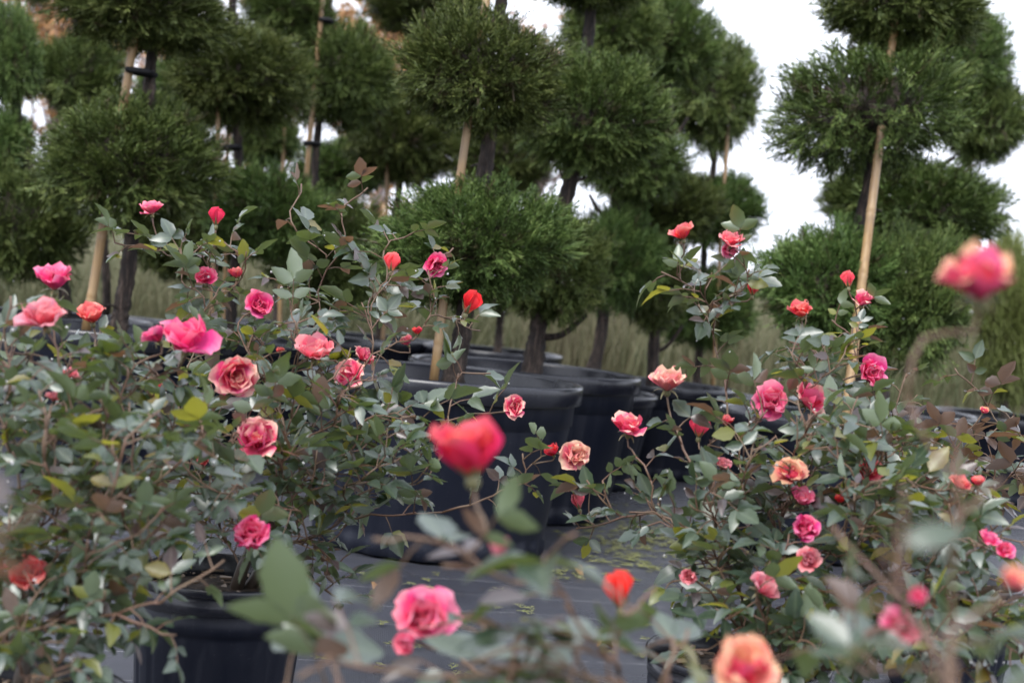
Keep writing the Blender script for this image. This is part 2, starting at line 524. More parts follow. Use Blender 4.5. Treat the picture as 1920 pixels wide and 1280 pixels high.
BODY, RIM = big_pot_meshes()
BSOIL = soil_mesh(0.396, 0.012)
BIGH = 0.51
def big_pot(px, d, rad, drop, label):
    h = 0.75 - drop
    hz = 560 + (px - 960) * math.tan(ROLL)
    c = P(px, hz + drop * F / d, d)
    s = rad / 0.42
    o = empty('nursery_pot', (c.x, c.y, 0.0), label, 'plant pot', 'large black nursery pots in rows')
    rz = random.uniform(0, 6)
    for nm, me in (('body', BODY), ('rim', RIM)):
        link(nm, me, o, rot=(0, 0, rz), sc=(s, s, h / BIGH))
    link('soil', BSOIL, o, (0, 0, h - 0.085), (0, 0, rz), (s, s, 1))
    return Vector((c.x, c.y, h - 0.075))

POTS = {}
for k, a in {
    'T2': (833, 4.0, 0.42, 0.238, 'large black nursery pot of the sharp juniper, nearest big pot behind the roses'),
    'T3': (985, 4.8, 0.42, 0.236, 'large black pot standing right behind the nearest big pot'),
    'T4': (1060, 5.72, 0.40, 0.352, 'lower black pot showing its ledge beside the second big pot'),
    'T5': (1232, 6.3, 0.37, 0.325, 'black pot with a flat rim behind the cream rose'),
    'T6': (1308, 7.15, 0.33, 0.395, 'small distant black pot holding the thin juniper with a stake'),
    'T7': (1578, 4.6, 0.42, 0.30, 'black pot half hidden by leaves under the big juniper against the sky'),
    'T8': (1655, 5.75, 0.40, 0.31, 'black pot whose rim shows behind the staked juniper against the sky'),
    'T9': (1885, 6.6, 0.36, 0.34, 'black pot under the narrow pale green shrub at the far end'),
    'T1': (225, 4.8, 0.42, 0.238, 'black pot whose rim shows below the low juniper with a leaning stake'),
    'T10': (105, 5.65, 0.40, 0.25, 'black pot behind the leaning stake, partly hidden by a blurred rose'),
    'T11': (185, 6.6, 0.38, 0.28, 'black pot in the back row hidden behind the low staked juniper'),
    'T12': (430, 5.7, 0.40, 0.27, 'black pot behind the tallest shoots of the rose bush in the small pot'),
    'T13': (590, 6.6, 0.38, 0.28, 'black pot in the back row between two staked junipers'),
    'T14': (705, 7.4, 0.38, 0.28, 'back row black pot under the forked small juniper'),
    'T15': (925, 7.2, 0.38, 0.28, 'back row black pot behind the tree in the nearest big pot'),
    'T16': (520, 8.0, 0.38, 0.28, 'farthest black pot between the thin pale stakes'),
}.items():
    POTS[k] = big_pot(*a)

# ------------------------------------------------------------------ juniper crowns
def strip_template(rs):
    """a flat fan of scale-leaved branchlets, z along the spray, length 1"""
    V, T, A = [], [], []
    def strand(p, ang, ln, wd, bend, yy, a0, a1):
        n0 = len(V)
        d = np.array([math.sin(ang), 0, math.cos(ang)])
        d2 = np.array([math.sin(ang + bend), 0, math.cos(ang + bend)])
        p = np.array(p); m_ = p + d * ln * 0.5 + np.array([0, yy * ln * 0.3, 0]); e = m_ + d2 * ln * 0.5 + np.array([0, yy * ln * 0.6, 0])
        tw = rs.uniform(0, math.pi)
        s = np.array([math.cos(ang) * math.cos(tw), math.sin(tw), -math.sin(ang) * math.cos(tw)])
        for q, wdt, a in ((p, wd * 0.8, a0), (m_, wd, (a0 + a1) / 2)):
            V.append(q - s * wdt); V.append(q + s * wdt); A.extend([a, a])
        V.append(e); A.append(a1)
        T.extend([(n0, n0 + 1, n0 + 3), (n0, n0 + 3, n0 + 2), (n0 + 2, n0 + 3, n0 + 4)])
        return m_, e
    wd = 0.026
    strand((0, 0, 0), rs.uniform(-0.1, 0.1), 1.0, wd, rs.uniform(-0.4, 0.4), 0.15, 0.0, 0.75)
    nb = 6
    for i in range(nb):
        z = 0.12 + 0.72 * i / nb
        s = 1 if i % 2 else -1
        ang = s * rs.uniform(0.35, 0.75)
        ln = rs.uniform(0.4, 0.62) * (1.05 - z * 0.55)
        yy = rs.uniform(-0.5, 0.5)
        b0 = (rs.uniform(-0.02, 0.02), 0, z)
        m_, e = strand(b0, ang, ln, wd, -s * rs.uniform(0, 0.5), yy, 0.25, 0.85)
        for s2 in (1, -1):
            strand(m_ * 0.8 + np.array(b0) * 0.2, ang + s2 * rs.uniform(0.3, 0.7), ln * rs.uniform(0.4, 0.65), wd * 0.9, 0, yy + rs.uniform(-0.4, 0.4), 0.4, 0.95)
    return np.array(V), np.array(T), np.array(A)

TEMPL = [strip_template(np.random.RandomState(i)) for i in range(7)]

def crown_mesh(seed, n_out=2700, n_in=600, r=0.30, spray=0.100, wide=0.60):
    rs = np.random.RandomState(seed)
    mb = MB()
    off = rs.uniform(0, 50, 3)
    def rad(dv):
        v = Vector(dv) * 2.3 + Vector(off)
        return r * (1 + 0.25 * noise.noise(v) + 0.16 * noise.noise(v * 2.4))
    for layer, n in ((0, n_out), (1, n_in)):
        D = rs.normal(size=(n, 3)); D /= np.linalg.norm(D, axis=1)[:, None]
        rr = np.array([rad(d) for d in D])
        k = rs.uniform(0.72, 0.98, n) if layer == 0 else rs.uniform(0.45, 0.75, n)
        stray = rs.uniform(size=n) < 0.05
        if layer == 0: k[stray] += rs.uniform(0.05, 0.2, stray.sum())
        B = D * (rr * k)[:, None]
        B[:, 2] *= np.where(B[:, 2] < 0, 0.88, 1.0)
        upv = np.where(D[:, 2:3] > -0.25, np.array([[0, 0, 0.55]]), np.array([[0, 0, -0.25]]))
        Z = D * 0.8 + upv + rs.normal(size=(n, 3)) * 0.38
        Z /= np.linalg.norm(Z, axis=1)[:, None]
        Q = rs.normal(size=(n, 3))
        X = np.cross(Z, Q); X /= np.linalg.norm(X, axis=1)[:, None]
        Y = np.cross(Z, X)
        pat = np.array([noise.noise(Vector(d) * 3.1 + Vector(off) * 1.7) for d in D])
        S = spray * rs.uniform(0.6, 1.3, n) * (1 + 0.5 * np.clip(pat, -0.5, 0.8)) * (1.0 if layer == 0 else 1.25)
        B -= Z * (S * 0.45)[:, None]
        old = np.array([noise.noise(Vector(d) * 4.3 - Vector(off)) for d in D])
        tint = rs.uniform(-0.2, 0.16, n) + 0.30 * pat - np.where((old > 0.42) & (rs.uniform(size=n) < 0.7), 0.6, 0)
        ti = rs.randint(0, len(TEMPL), n)
        for j, (TV, TT, TA) in enumerate(TEMPL):
            sel = np.where(ti == j)[0]
            if not len(sel): continue
            tv = TV * np.array([wide, wide, 1.0])
            W = (B[sel][:, None, :] + S[sel][:, None, None] * (tv[None, :, 0:1] * X[sel][:, None, :] + tv[None, :, 1:2] * Y[sel][:, None, :] + tv[None, :, 2:3] * Z[sel][:, None, :]))
            nv = len(TV)
            tris = (TT[None] + (np.arange(len(sel)) * nv)[:, None, None]).reshape(-1, 3)
            a = np.clip(TA[None] + tint[sel][:, None], 0.0, 1).ravel()
            mb.add(W.reshape(-1, 3), None, tris, 0, a)
    # a tangle of inner twigs' mass
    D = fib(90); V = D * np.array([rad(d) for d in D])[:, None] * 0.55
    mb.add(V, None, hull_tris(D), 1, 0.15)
    # rain drops caught in the foliage
    for _ in range(26):
        d = rs.normal(size=3); d /= np.linalg.norm(d)
        if d[2] > 0.5: continue
        drop(mb, d * rad(d) * rs.uniform(0.95, 1.08), rs.uniform(0.0018, 0.0032), 2)
    return mb.build('crown', [JUN, BARK, WATER], smooth=False)

def fib(n):
    i = np.arange(n) + 0.5
    ph = np.arccos(1 - 2 * i / n); th = math.pi * (1 + 5 ** 0.5) * i
    return np.stack([np.cos(th) * np.sin(ph), np.sin(th) * np.sin(ph), np.cos(ph)], 1)

def hull_tris(D):
    import bmesh
    bm = bmesh.new()
    for d in D: bm.verts.new(d)
    bm.verts.ensure_lookup_table()
    bmesh.ops.convex_hull(bm, input=bm.verts)
    bm.verts.index_update()
    t = [[v.index for v in f.verts] for f in bm.faces]
    bm.free()
    return np.array([x for x in t if len(x) == 3])

OCT_V = fib(14); OCT_T = None
def drop(mb, c, r, mi):
    global OCT_T
    if OCT_T is None: OCT_T = hull_tris(OCT_V)
    mb.add(OCT_V * r + np.asarray(c)[None], None, OCT_T, mi, 0.5)

CROWNS = [crown_mesh(100 + i) for i in range(6)]
LOOSE = [crown_mesh(300 + i, 1500, 220) for i in range(2)]

def juniper(key, d, label, trunk, crowns, rtr, group='pom-pom junipers in black pots', loose=(), limbs=()):
    base = POTS[key]
    o = empty('juniper_tree', base, label, 'tree', group)
    pts = [Vector((base.x * 0.4 + P(*trunk[0], d).x * 0.6, base.y * 0.4 + P(*trunk[0], d).y * 0.6, base.z))] + [P(x, y, d) for x, y in trunk[1:]]
    path = smooth_path(pts, 80)
    rad = rtr * d / F
    mb = MB()
    rads = [rad * (1.3 - 0.3 * min(1, i / 10)) * (1 - 0.45 * i / 80) * random.uniform(0.93, 1.07) for i in range(81)]
    tube(mb, [p - base for p in path], rads, 14, 0, 0, 0.12)
    for (x0, y0, x1, y1) in limbs:
        a, b = P(x0, y0, d) - base, P(x1, y1, d) - base
        mid = a.lerp(b, 0.5) + Vector((0, 0, -0.03))
        tube(mb, smooth_path([a, mid, b], 8), [rad * 0.45 * (1 - 0.06 * i) for i in range(9)], 6, 0, 0, 0.08)
    # dead stubs
    for _ in range(5):
        i = random.randint(8, 64); p = path[i] - base
        dv = Vector((random.uniform(-1, 1), random.uniform(-1, 1), random.uniform(-0.2, 0.6))).normalized()
        tube(mb, [p, p + dv * rad * 2.5], [rad * 0.25, rad * 0.1], 5)
    link('trunk', mb.build('trunk', [BARK]), o)
    for i, (cx, cy, rx, ry) in enumerate(crowns):
        c = P(cx, cy, d) - base
        me = random.choice(LOOSE if i in loose else CROWNS)
        s = d / F / 0.290
        link('crown', me, o, c, (random.uniform(-0.2, 0.2), random.uniform(-0.2, 0.2), random.uniform(0, 6.28)), (rx * s, rx * s, ry * s * 1.03))
    return o

juniper('T2', 4.0, 'sharpest pom-pom juniper, rising from the nearest big pot, with two full balls',
        [(857, 700), (862, 650), (872, 590), (888, 450), (906, 340), (918, 250), (928, 120), (938, 20), (950, -120)],
        [(882, 462, 172, 112), (900, 140, 150, 112), (985, -120, 110, 90)], 19, loose=())
juniper('T3', 4.8, 'juniper with a thick dark leaning trunk behind the sharpest pom-pom juniper',
        [(1003, 690), (1006, 640), (1015, 580), (1040, 470), (1062, 370), (1078, 300), (1092, 150), (1104, 60), (1112, -40)],
        [(1040, 505, 96, 106), (1112, 222, 138, 112), (1105, -55, 115, 80)], 18, limbs=((1012, 632, 1100, 590),))
juniper('T4', 5.75, 'juniper whose lower trunk splits into a curved limb behind the leaning dark trunk',
        [(1122, 700), (1125, 640), (1135, 540), (1150, 440), (1156, 395), (1140, 300), (1090, 130), (1078, 40), (1070, -40)],
        [(1152, 490, 84, 94), (1190, 305, 92, 80), (1150, 60, 90, 85)], 12, limbs=((1153, 410, 1105, 365),))
juniper('T5', 6.3, 'juniper with a forked low trunk left of the distant staked thin tree',
        [(1226, 690), (1226, 640), (1232, 560), (1246, 460), (1252, 330), (1257, 240), (1250, 120), (1250, 20)],
        [(1222, 530, 72, 86), (1255, 388, 92, 62), (1240, 75, 98, 92)], 11, limbs=((1228, 660, 1280, 610), (1257, 250, 1290, 220)))
juniper('T6', 7.2, 'thin distant juniper with a small top ball against the white sky and a pale stake',
        [(1308, 720), (1311, 650), (1318, 540), (1322, 440), (1336, 330), (1342, 260), (1348, 150)],
        [(1325, 580, 88, 76), (1338, 398, 94, 66), (1335, 178, 90, 104)], 8, limbs=((1340, 305, 1328, 262),))
juniper('T7', 4.6, 'big juniper standing alone against white sky with a thick bamboo stake',
        [(1600, 790), (1602, 700), (1606, 580), (1610, 440), (1632, 330), (1655, 150), (1662, 40), (1668, -60)],
        [(1560, 545, 128, 112), (1705, 562, 112, 130), (1632, 210, 176, 120), (1690, 8, 140, 92)], 16, loose=(2,))
juniper('T8', 5.8, 'juniper standing close behind the big staked one, its balls poking out to one side',
        [(1655, 790), (1648, 640), (1652, 500), (1660, 390), (1690, 250), (1712, 100), (1726, 20), (1735, -60)],
        [(1722, 405, 150, 92), (1845, 228, 78, 84), (1795, 112, 92, 92), (1640, 360, 90, 62)], 14, limbs=((1690, 330, 1790, 295), (1780, 320, 1835, 285)))
juniper('T1', 4.8, 'low juniper with a wide lower ball strapped to a leaning bamboo stake',
        [(215, 640), (226, 590), (238, 520), (250, 420), (268, 280), (279, 170), (284, 110), (300, 0), (310, -60)],
        [(248, 305, 164, 112), (268, 8, 158, 92)], 16)
juniper('T10', 5.6, 'dark juniper cut off by the photo edge, lower ball hanging over the hot pink rose',
        [(115, 650), (118, 600), (122, 560), (100, 450), (60, 330), (30, 200), (20, 60)],
        [(42, 420, 116, 106), (8, 275, 48, 66), (16, 108, 56, 98)], 14)
juniper('T11', 6.4, 'back juniper with a single high round ball behind the tied stake',
        [(190, 640), (200, 560), (190, 400), (165, 230), (150, 100), (130, -40)],
        [(152, 145, 82, 80), (345, 440, 96, 92), (70, -70, 80, 70)], 9)
juniper('T12', 5.7, 'juniper with a broad upper ball and a low wide ball behind the red rose bud',
        [(430, 650), (436, 560), (446, 420), (447, 300), (443, 200), (436, 60), (438, -20)],
        [(500, 405, 116, 84), (450, 150, 126, 92), (430, -120, 110, 90)], 11)
juniper('T13', 6.6, 'juniper beside a two-tie pale stake, its round ball lighter green than its neighbours',
        [(590, 660), (588, 560), (590, 420), (592, 290), (602, 200), (614, 60), (620, -40)],
        [(625, 480, 112, 104), (640, 148, 100, 94), (545, 22, 84, 60)], 9)
juniper('T14', 7.4, 'small dark juniper with a forked base in the gap before the orange trees',
        [(705, 690), (712, 620), (725, 480), (745, 380), (752, 320), (760, 200), (780, 60)],
        [(690, 480, 80, 64), (755, 258, 104, 92), (800, 18, 112, 54)], 8)
juniper('T15', 7.3, 'small pale green juniper peeping out behind the sharpest tree trunk',
        [(932, 690), (935, 640), (940, 520), (930, 400), (920, 300)],
        [(935, 300, 92, 74), (940, 500, 80, 80)], 8)
juniper('T16', 8.0, 'farthest small juniper between thin pale stakes, seen only in gaps',
        [(520, 650), (518, 500), (516, 330), (530, 200), (545, 60)],
        [(640, 320, 88, 56), (500, 265, 60, 46), (330, 190, 74, 70)], 7)
o = juniper('T9', 6.7, 'narrow pale green conifer behind the large blurred rose',
        [(1885, 790), (1885, 700), (1884, 600), (1885, 500)], [(1886, 600, 52, 150), (1905, 650, 50, 110)], 9)
for c in o.children:
    if c.name.startswith('crown'):
        c.data = c.data.copy(); c.data.materials[0] = JUN_PALE

# ------------------------------------------------------------------ bamboo stakes
def stake(p0, p1, d, wpx0, label, ties=(), top_cut=False):
    dd = d if isinstance(d, tuple) else (d, d)
    wpx = wpx0 * 0.8; d = dd[1]
    a, b = P(*p0, dd[0]), P(*p1, dd[1])
    o = empty('bamboo_stake', a, label, 'stake', 'bamboo stakes tied to the junipers')
    r = wpx * d / F / 2
    ln = (b - a).length
    mb = MB(); pts, rads, att = [], [], []
    nn = max(4, int(ln / 0.20))
    ks = sorted(set([0.0, 1.0] + [min(0.99, max(0.01, (i + random.uniform(0.3, 0.7)) / nn)) for i in range(nn)]))
    for k in ks:
        if k in (0.0, 1.0): seq = ((k, 1.0),)
        else:
            e = 0.009 / ln
            seq = ((k - 2 * e, 1.0), (k - e * 0.6, 1.1), (k, 0.97), (k + e * 0.6, 1.13), (k + 2 * e, 1.0))
        for kk, f in seq: pts.append(kk); rads.append(f)
    order = np.argsort(pts)
    pts = [pts[i] for i in order]; rads = [rads[i] for i in order]
    bend = Vector((random.uniform(-1, 1), random.uniform(-1, 1), 0)) * 0.006
    path = [a.lerp(b, k) - a + bend * math.sin(math.pi * k) for k in pts]
    tube(mb, path, [r * f * (1.08 - 0.16 * k) for f, k in zip(rads, pts)], 14)
    link('pole', mb.build('pole', [BAMBOO]), o)
    for (x0, y0, x1, y1) in ties:
        mb = MB()
        u, v = P(x0, y0, d) - a, P(x1, y1, d) - a
        ax = (b - a).normalized()
        hw = 0.012
        for s in (-1, 1):
            side = FW * (-(r + 0.004) * s)
            tube(mb, [u + side - (v - u).normalized() * r, u + side, v + side * 1.6, v + side + (v - u).normalized() * r * 1.2], [hw * 0.8, hw, hw, hw * 0.7], 6)
        link('tie', mb.build('tie', [RUBBER]), o)
    return o

stake((160, 628), (257, 40), 4.72, 21, 'leaning bamboo stake with a black tie in the low wide-balled juniper', ties=((247, 133, 281, 138),))
stake((812, 722), (917, -30), 3.95, 20, 'bamboo stake running through both balls of the sharpest juniper')
stake((1583, 800), (1683, 4), (4.26, 4.54), 20, 'thick bamboo stake with a cut top end against the big juniper on white sky')
stake((395, 660), (410, 180), 5.6, 11, 'brown stake beside the trunk under the broad upper ball', ties=((408, 278, 446, 276),))
stake((548, 660), (609, -40), 6.45, 12, 'pale stake with two ties beside the lighter green ball', ties=((575, 269, 594, 270), (604, 38, 618, 40)))
stake((1336, 742), (1369, 190), 7.05, 9, 'thin distant stake under the small top ball on the sky')
stake((716, 690), (726, 300), 7.3, 10, 'thin grey brown stake beside the small forked juniper')
stake((524, 660), (533, 240), 7.9, 9, 'thin whitish stake seen in the bright gap between junipers')
stake((420, 660), (432, -30), 6.0, 8, 'weathered stake poking out above the broad upper ball')

# ------------------------------------------------------------------ rose parts
def leaflet_mesh(name, m, seed):
    rs = np.random.RandomState(seed)
    n = 7
    fold, droop, wid = rs.uniform(0.1, 0.6), rs.uniform(-0.1, 0.45), rs.uniform(0.42, 0.66)
    twist = rs.uniform(-0.25, 0.25)
    V = []
    for i in range(n + 1):
        v = i / n
        hw = 0.5 * wid * (math.sin(math.pi * min(1, v ** 0.82)) ** 0.85) if 0 < i < n else 0.012
        if 0 < i < n: hw *= 1 + 0.07 * (-1) ** i
        z = -droop * v * v
        tw = twist * (v - 0.5)
        for s in (-1, 0, 1):
            zz = z + (fold * hw if s else 0) + (rs.uniform(-0.012, 0.012) if s else 0)
            V.append((s * hw * math.cos(fold * 0.6), v, zz + s * hw * tw))
    q = []
    for i in range(n):
        for s in (0, 1):
            q.append((i * 3 + s, i * 3 + s + 1, i * 3 + s + 4, i * 3 + s + 3))
    return np.array(V), np.array(q)

LSHAPES = [leaflet_mesh('leaf', None, 40 + i) for i in range(6)]
LEAVES = [[mesh_np('leaf', v, [q], [m], None, {'rib': np.tile([0.0, 1.0, 0.0], len(v) // 3)}, True) for (v, q) in LSHAPES] for m in LEAF_M]

def petal_grid(L, W, cup, curl, ruffle, seed, nu=6, nv=6, theta0=0.0, bend=0.0):
    """petal standing in the y(out)-z(up) plane; returns verts and tint; opens by rotation about x afterwards"""
    rs = np.random.RandomState(seed)
    V, A = [], []
    y = z = 0.0
    ang = theta0                                  # angle from the axis
    cl = [(0, 0, ang)]
    for j in range(1, nv + 1):
        v = j / nv
        ang = theta0 - bend * v + curl * max(0, v - 0.6) ** 1.3 * 3
        y += math.sin(ang) * L / nv; z += math.cos(ang) * L / nv
        cl.append((y, z, ang))
    phz = rs.uniform(0, 6.28, 3)
    for j in range(nv + 1):
        v = j / nv
        hw = W * 0.5 * (0.22 + 0.78 * math.sin(math.pi * 0.5 * min(1, v * 1.45))) * (1 - 0.35 * max(0, v - 0.72) / 0.28)
        y, z, ang = cl[j]
        for i in range(nu + 1):
            u = -1 + 2 * i / nu
            inn = cup * hw * (u * u) + ruffle * L * v * v * math.sin(u * 3.2 + phz[0]) * 0.5 + ruffle * L * 0.5 * v * math.sin(u * 6 + phz[1])
            tipdrop = 0.10 * L * (u * u) * max(0, v - 0.5) + (ruffle * 0.8 * L * (rs.uniform() - 0.5) if j == nv else 0)
            yy = y - math.cos(ang) * inn - math.sin(ang) * tipdrop
            zz = z + math.sin(ang) * inn - math.cos(ang) * tipdrop
            V.append((hw * u, yy, zz))
            A.append(min(1.0, max(v, 0.55 * v + 0.45 * abs(u) ** 3 * v + 0.0)))
    q = [(j * (nu + 1) + i, j * (nu + 1) + i + 1, (j + 1) * (nu + 1) + i + 1, (j + 1) * (nu + 1) + i) for j in range(nv) for i in range(nu)]
    return np.array(V), np.array(q), np.array(A)

def rotz(V, a):
    c, s = math.cos(a), math.sin(a)
    return V @ np.array([[c, s, 0], [-s, c, 0], [0, 0, 1]])

_pet, _heart, _bud = {}, {}, {}
def petal_me(kind, ring, i):
    k = (kind, ring, i)
    if k not in _pet:
        rs = np.random.RandomState(hash(('a', ring, i)) % 1000 if False else ring * 31 + i * 7 + 5)
        if ring == 0:   V, q, A = petal_grid(0.57, 0.74, 0.40, rs.uniform(0.5, 1.3), 0.20, 3 + i, theta0=rs.uniform(1.15, 1.45), bend=0.45)
        elif ring == 1: V, q, A = petal_grid(0.53, 0.68, 0.50, rs.uniform(0.3, 1.1), 0.21, 13 + i, theta0=rs.uniform(0.85, 1.05), bend=0.60)
        else:           V, q, A = petal_grid(0.47, 0.52, 0.75, rs.uniform(0.0, 0.5), 0.12, 23 + i, theta0=rs.uniform(0.55, 0.7), bend=0.62)
        _pet[k] = mesh_np('petal', V, [q], [PET[kind]], None, {'tint': A})
    return _pet[k]
def heart_me(kind, i):
    k = (kind, i)
    if k not in _heart:
        rs = np.random.RandomState(70 + i)
        mb = MB()
        for j in range(6):
            V, q, A = petal_grid(0.37 - 0.02 * j, 0.42 - 0.03 * j, 1.0, 0.6, 0.14, 40 + i * 10 + j, 5, 5, theta0=0.5 - 0.06 * j, bend=0.5)
            V = rotz(V + np.array([0, 0.012, 0]), j * 2.4 + rs.uniform(-0.3, 0.3))
            mb.add(V, q, None, 0, A)
        _heart[k] = mb.build('bloom', [PET[kind]])
    return _heart[k]
def bud_me(kind, i):
    k = (kind, i)
    if k not in _bud:
        mb = MB()
        for j in range(6):
            V, q, A = petal_grid(1.0 - 0.03 * j, 0.9 - 0.09 * j, 0.9, 0.25 if j < 2 else 0.05, 0.05, 60 + i * 10 + j, 5, 7, theta0=0.52 - 0.05 * j, bend=0.85)
            mb.add(rotz(V + np.array([0, 0.02, 0]), j * 2.2), q, None, 0, A * 0.8)
        _bud[k] = mb.build('bud', [PET[kind]])
    return _bud[k]
def calyx_mesh(reflex):
    mb = MB()
    lathe(mb, [(0.0, -0.16), (0.05, -0.15), (0.085, -0.09), (0.075, -0.02), (0.06, 0.0)], 8)
    for k in range(5):
        an = 2 * math.pi * k / 5
        pts = []
        ang = 0.9
        y, z = 0.06, 0.0
        V = []
        for j in range(5):
            w_ = 0.055 * (1 - j / 4.2)
            V += [(-w_, y, z), (w_, y, z)]
            ang += reflex
            y += math.sin(ang) * 0.085; z += math.cos(ang) * 0.085
        mb.add(rotz(np.array(V), an), [(2 * j, 2 * j + 1, 2 * j + 3, 2 * j + 2) for j in range(4)])
    return mb.build('calyx', [CALYX])
CALYX_OPEN, CALYX_UP = calyx_mesh(0.42), calyx_mesh(-0.12)

def orient(axis, spin):
    q = Vector(axis).normalized().to_track_quat('Z', 'Y')
    return (q.to_matrix() @ Matrix.Rotation(spin, 3, 'Z')).to_4x4()

BCOUNT = [0]
def bloom(parent, base, pos, wm, kind, axis, openness=1.0, label=None):
    """wm: width of the open flower in metres"""
    BCOUNT[0] += 1
    i = BCOUNT[0]
    s = wm / 1.04
    m = Matrix.Translation(pos - base) @ orient(axis, random.uniform(0, 6.28)) @ Matrix.Scale(s, 4)
    o = link('bloom', heart_me(kind, i % 3), parent)
    o.matrix_basis = m
    if label: o['label'] = label
    rings = ((0, 5), (1, 5), (2, 3))
    for ring, n in rings:
        for k in range(n):
            if ring == 0 and openness > 0.5 and random.random() < 0.1: continue
            pt = link('petal', petal_me(kind, ring, random.randint(0, 3)), o)
            tilt = -(1 - openness) * (0.75, 0.5, 0.3)[ring] + random.uniform(-0.5, 0.28) * (0.25 + 0.75 * openness)
            pt.matrix_basis = Matrix.Rotation(2 * math.pi * k / n + ring * 0.63 + random.uniform(-0.3, 0.3), 4, 'Z') @ Matrix.Rotation(-tilt * -1 * -1, 4, 'X') @ Matrix.Scale(random.uniform(0.8, 1.14), 4)
    c = link('calyx', CALYX_OPEN if openness > 0.6 else CALYX_UP, o)
    return o
def bud(parent, base, pos, wm, kind, axis):
    BCOUNT[0] += 1
    s = wm / 0.62
    o = link('bud', bud_me(kind, BCOUNT[0] % 3), parent)
    o.matrix_basis = Matrix.Translation(pos - base) @ orient(axis, random.uniform(0, 6.28)) @ Matrix.Scale(s, 4)
    c = link('calyx', CALYX_UP, o)
    c.scale = (1.35, 1.35, 1.7)
    return o

# ------------------------------------------------------------------ rose bushes
UPV = Vector((0, 0, 1))
def rand_unit():
    v = Vector((random.gauss(0, 1), random.gauss(0, 1), random.gauss(0, 1)))
    return v.normalized()

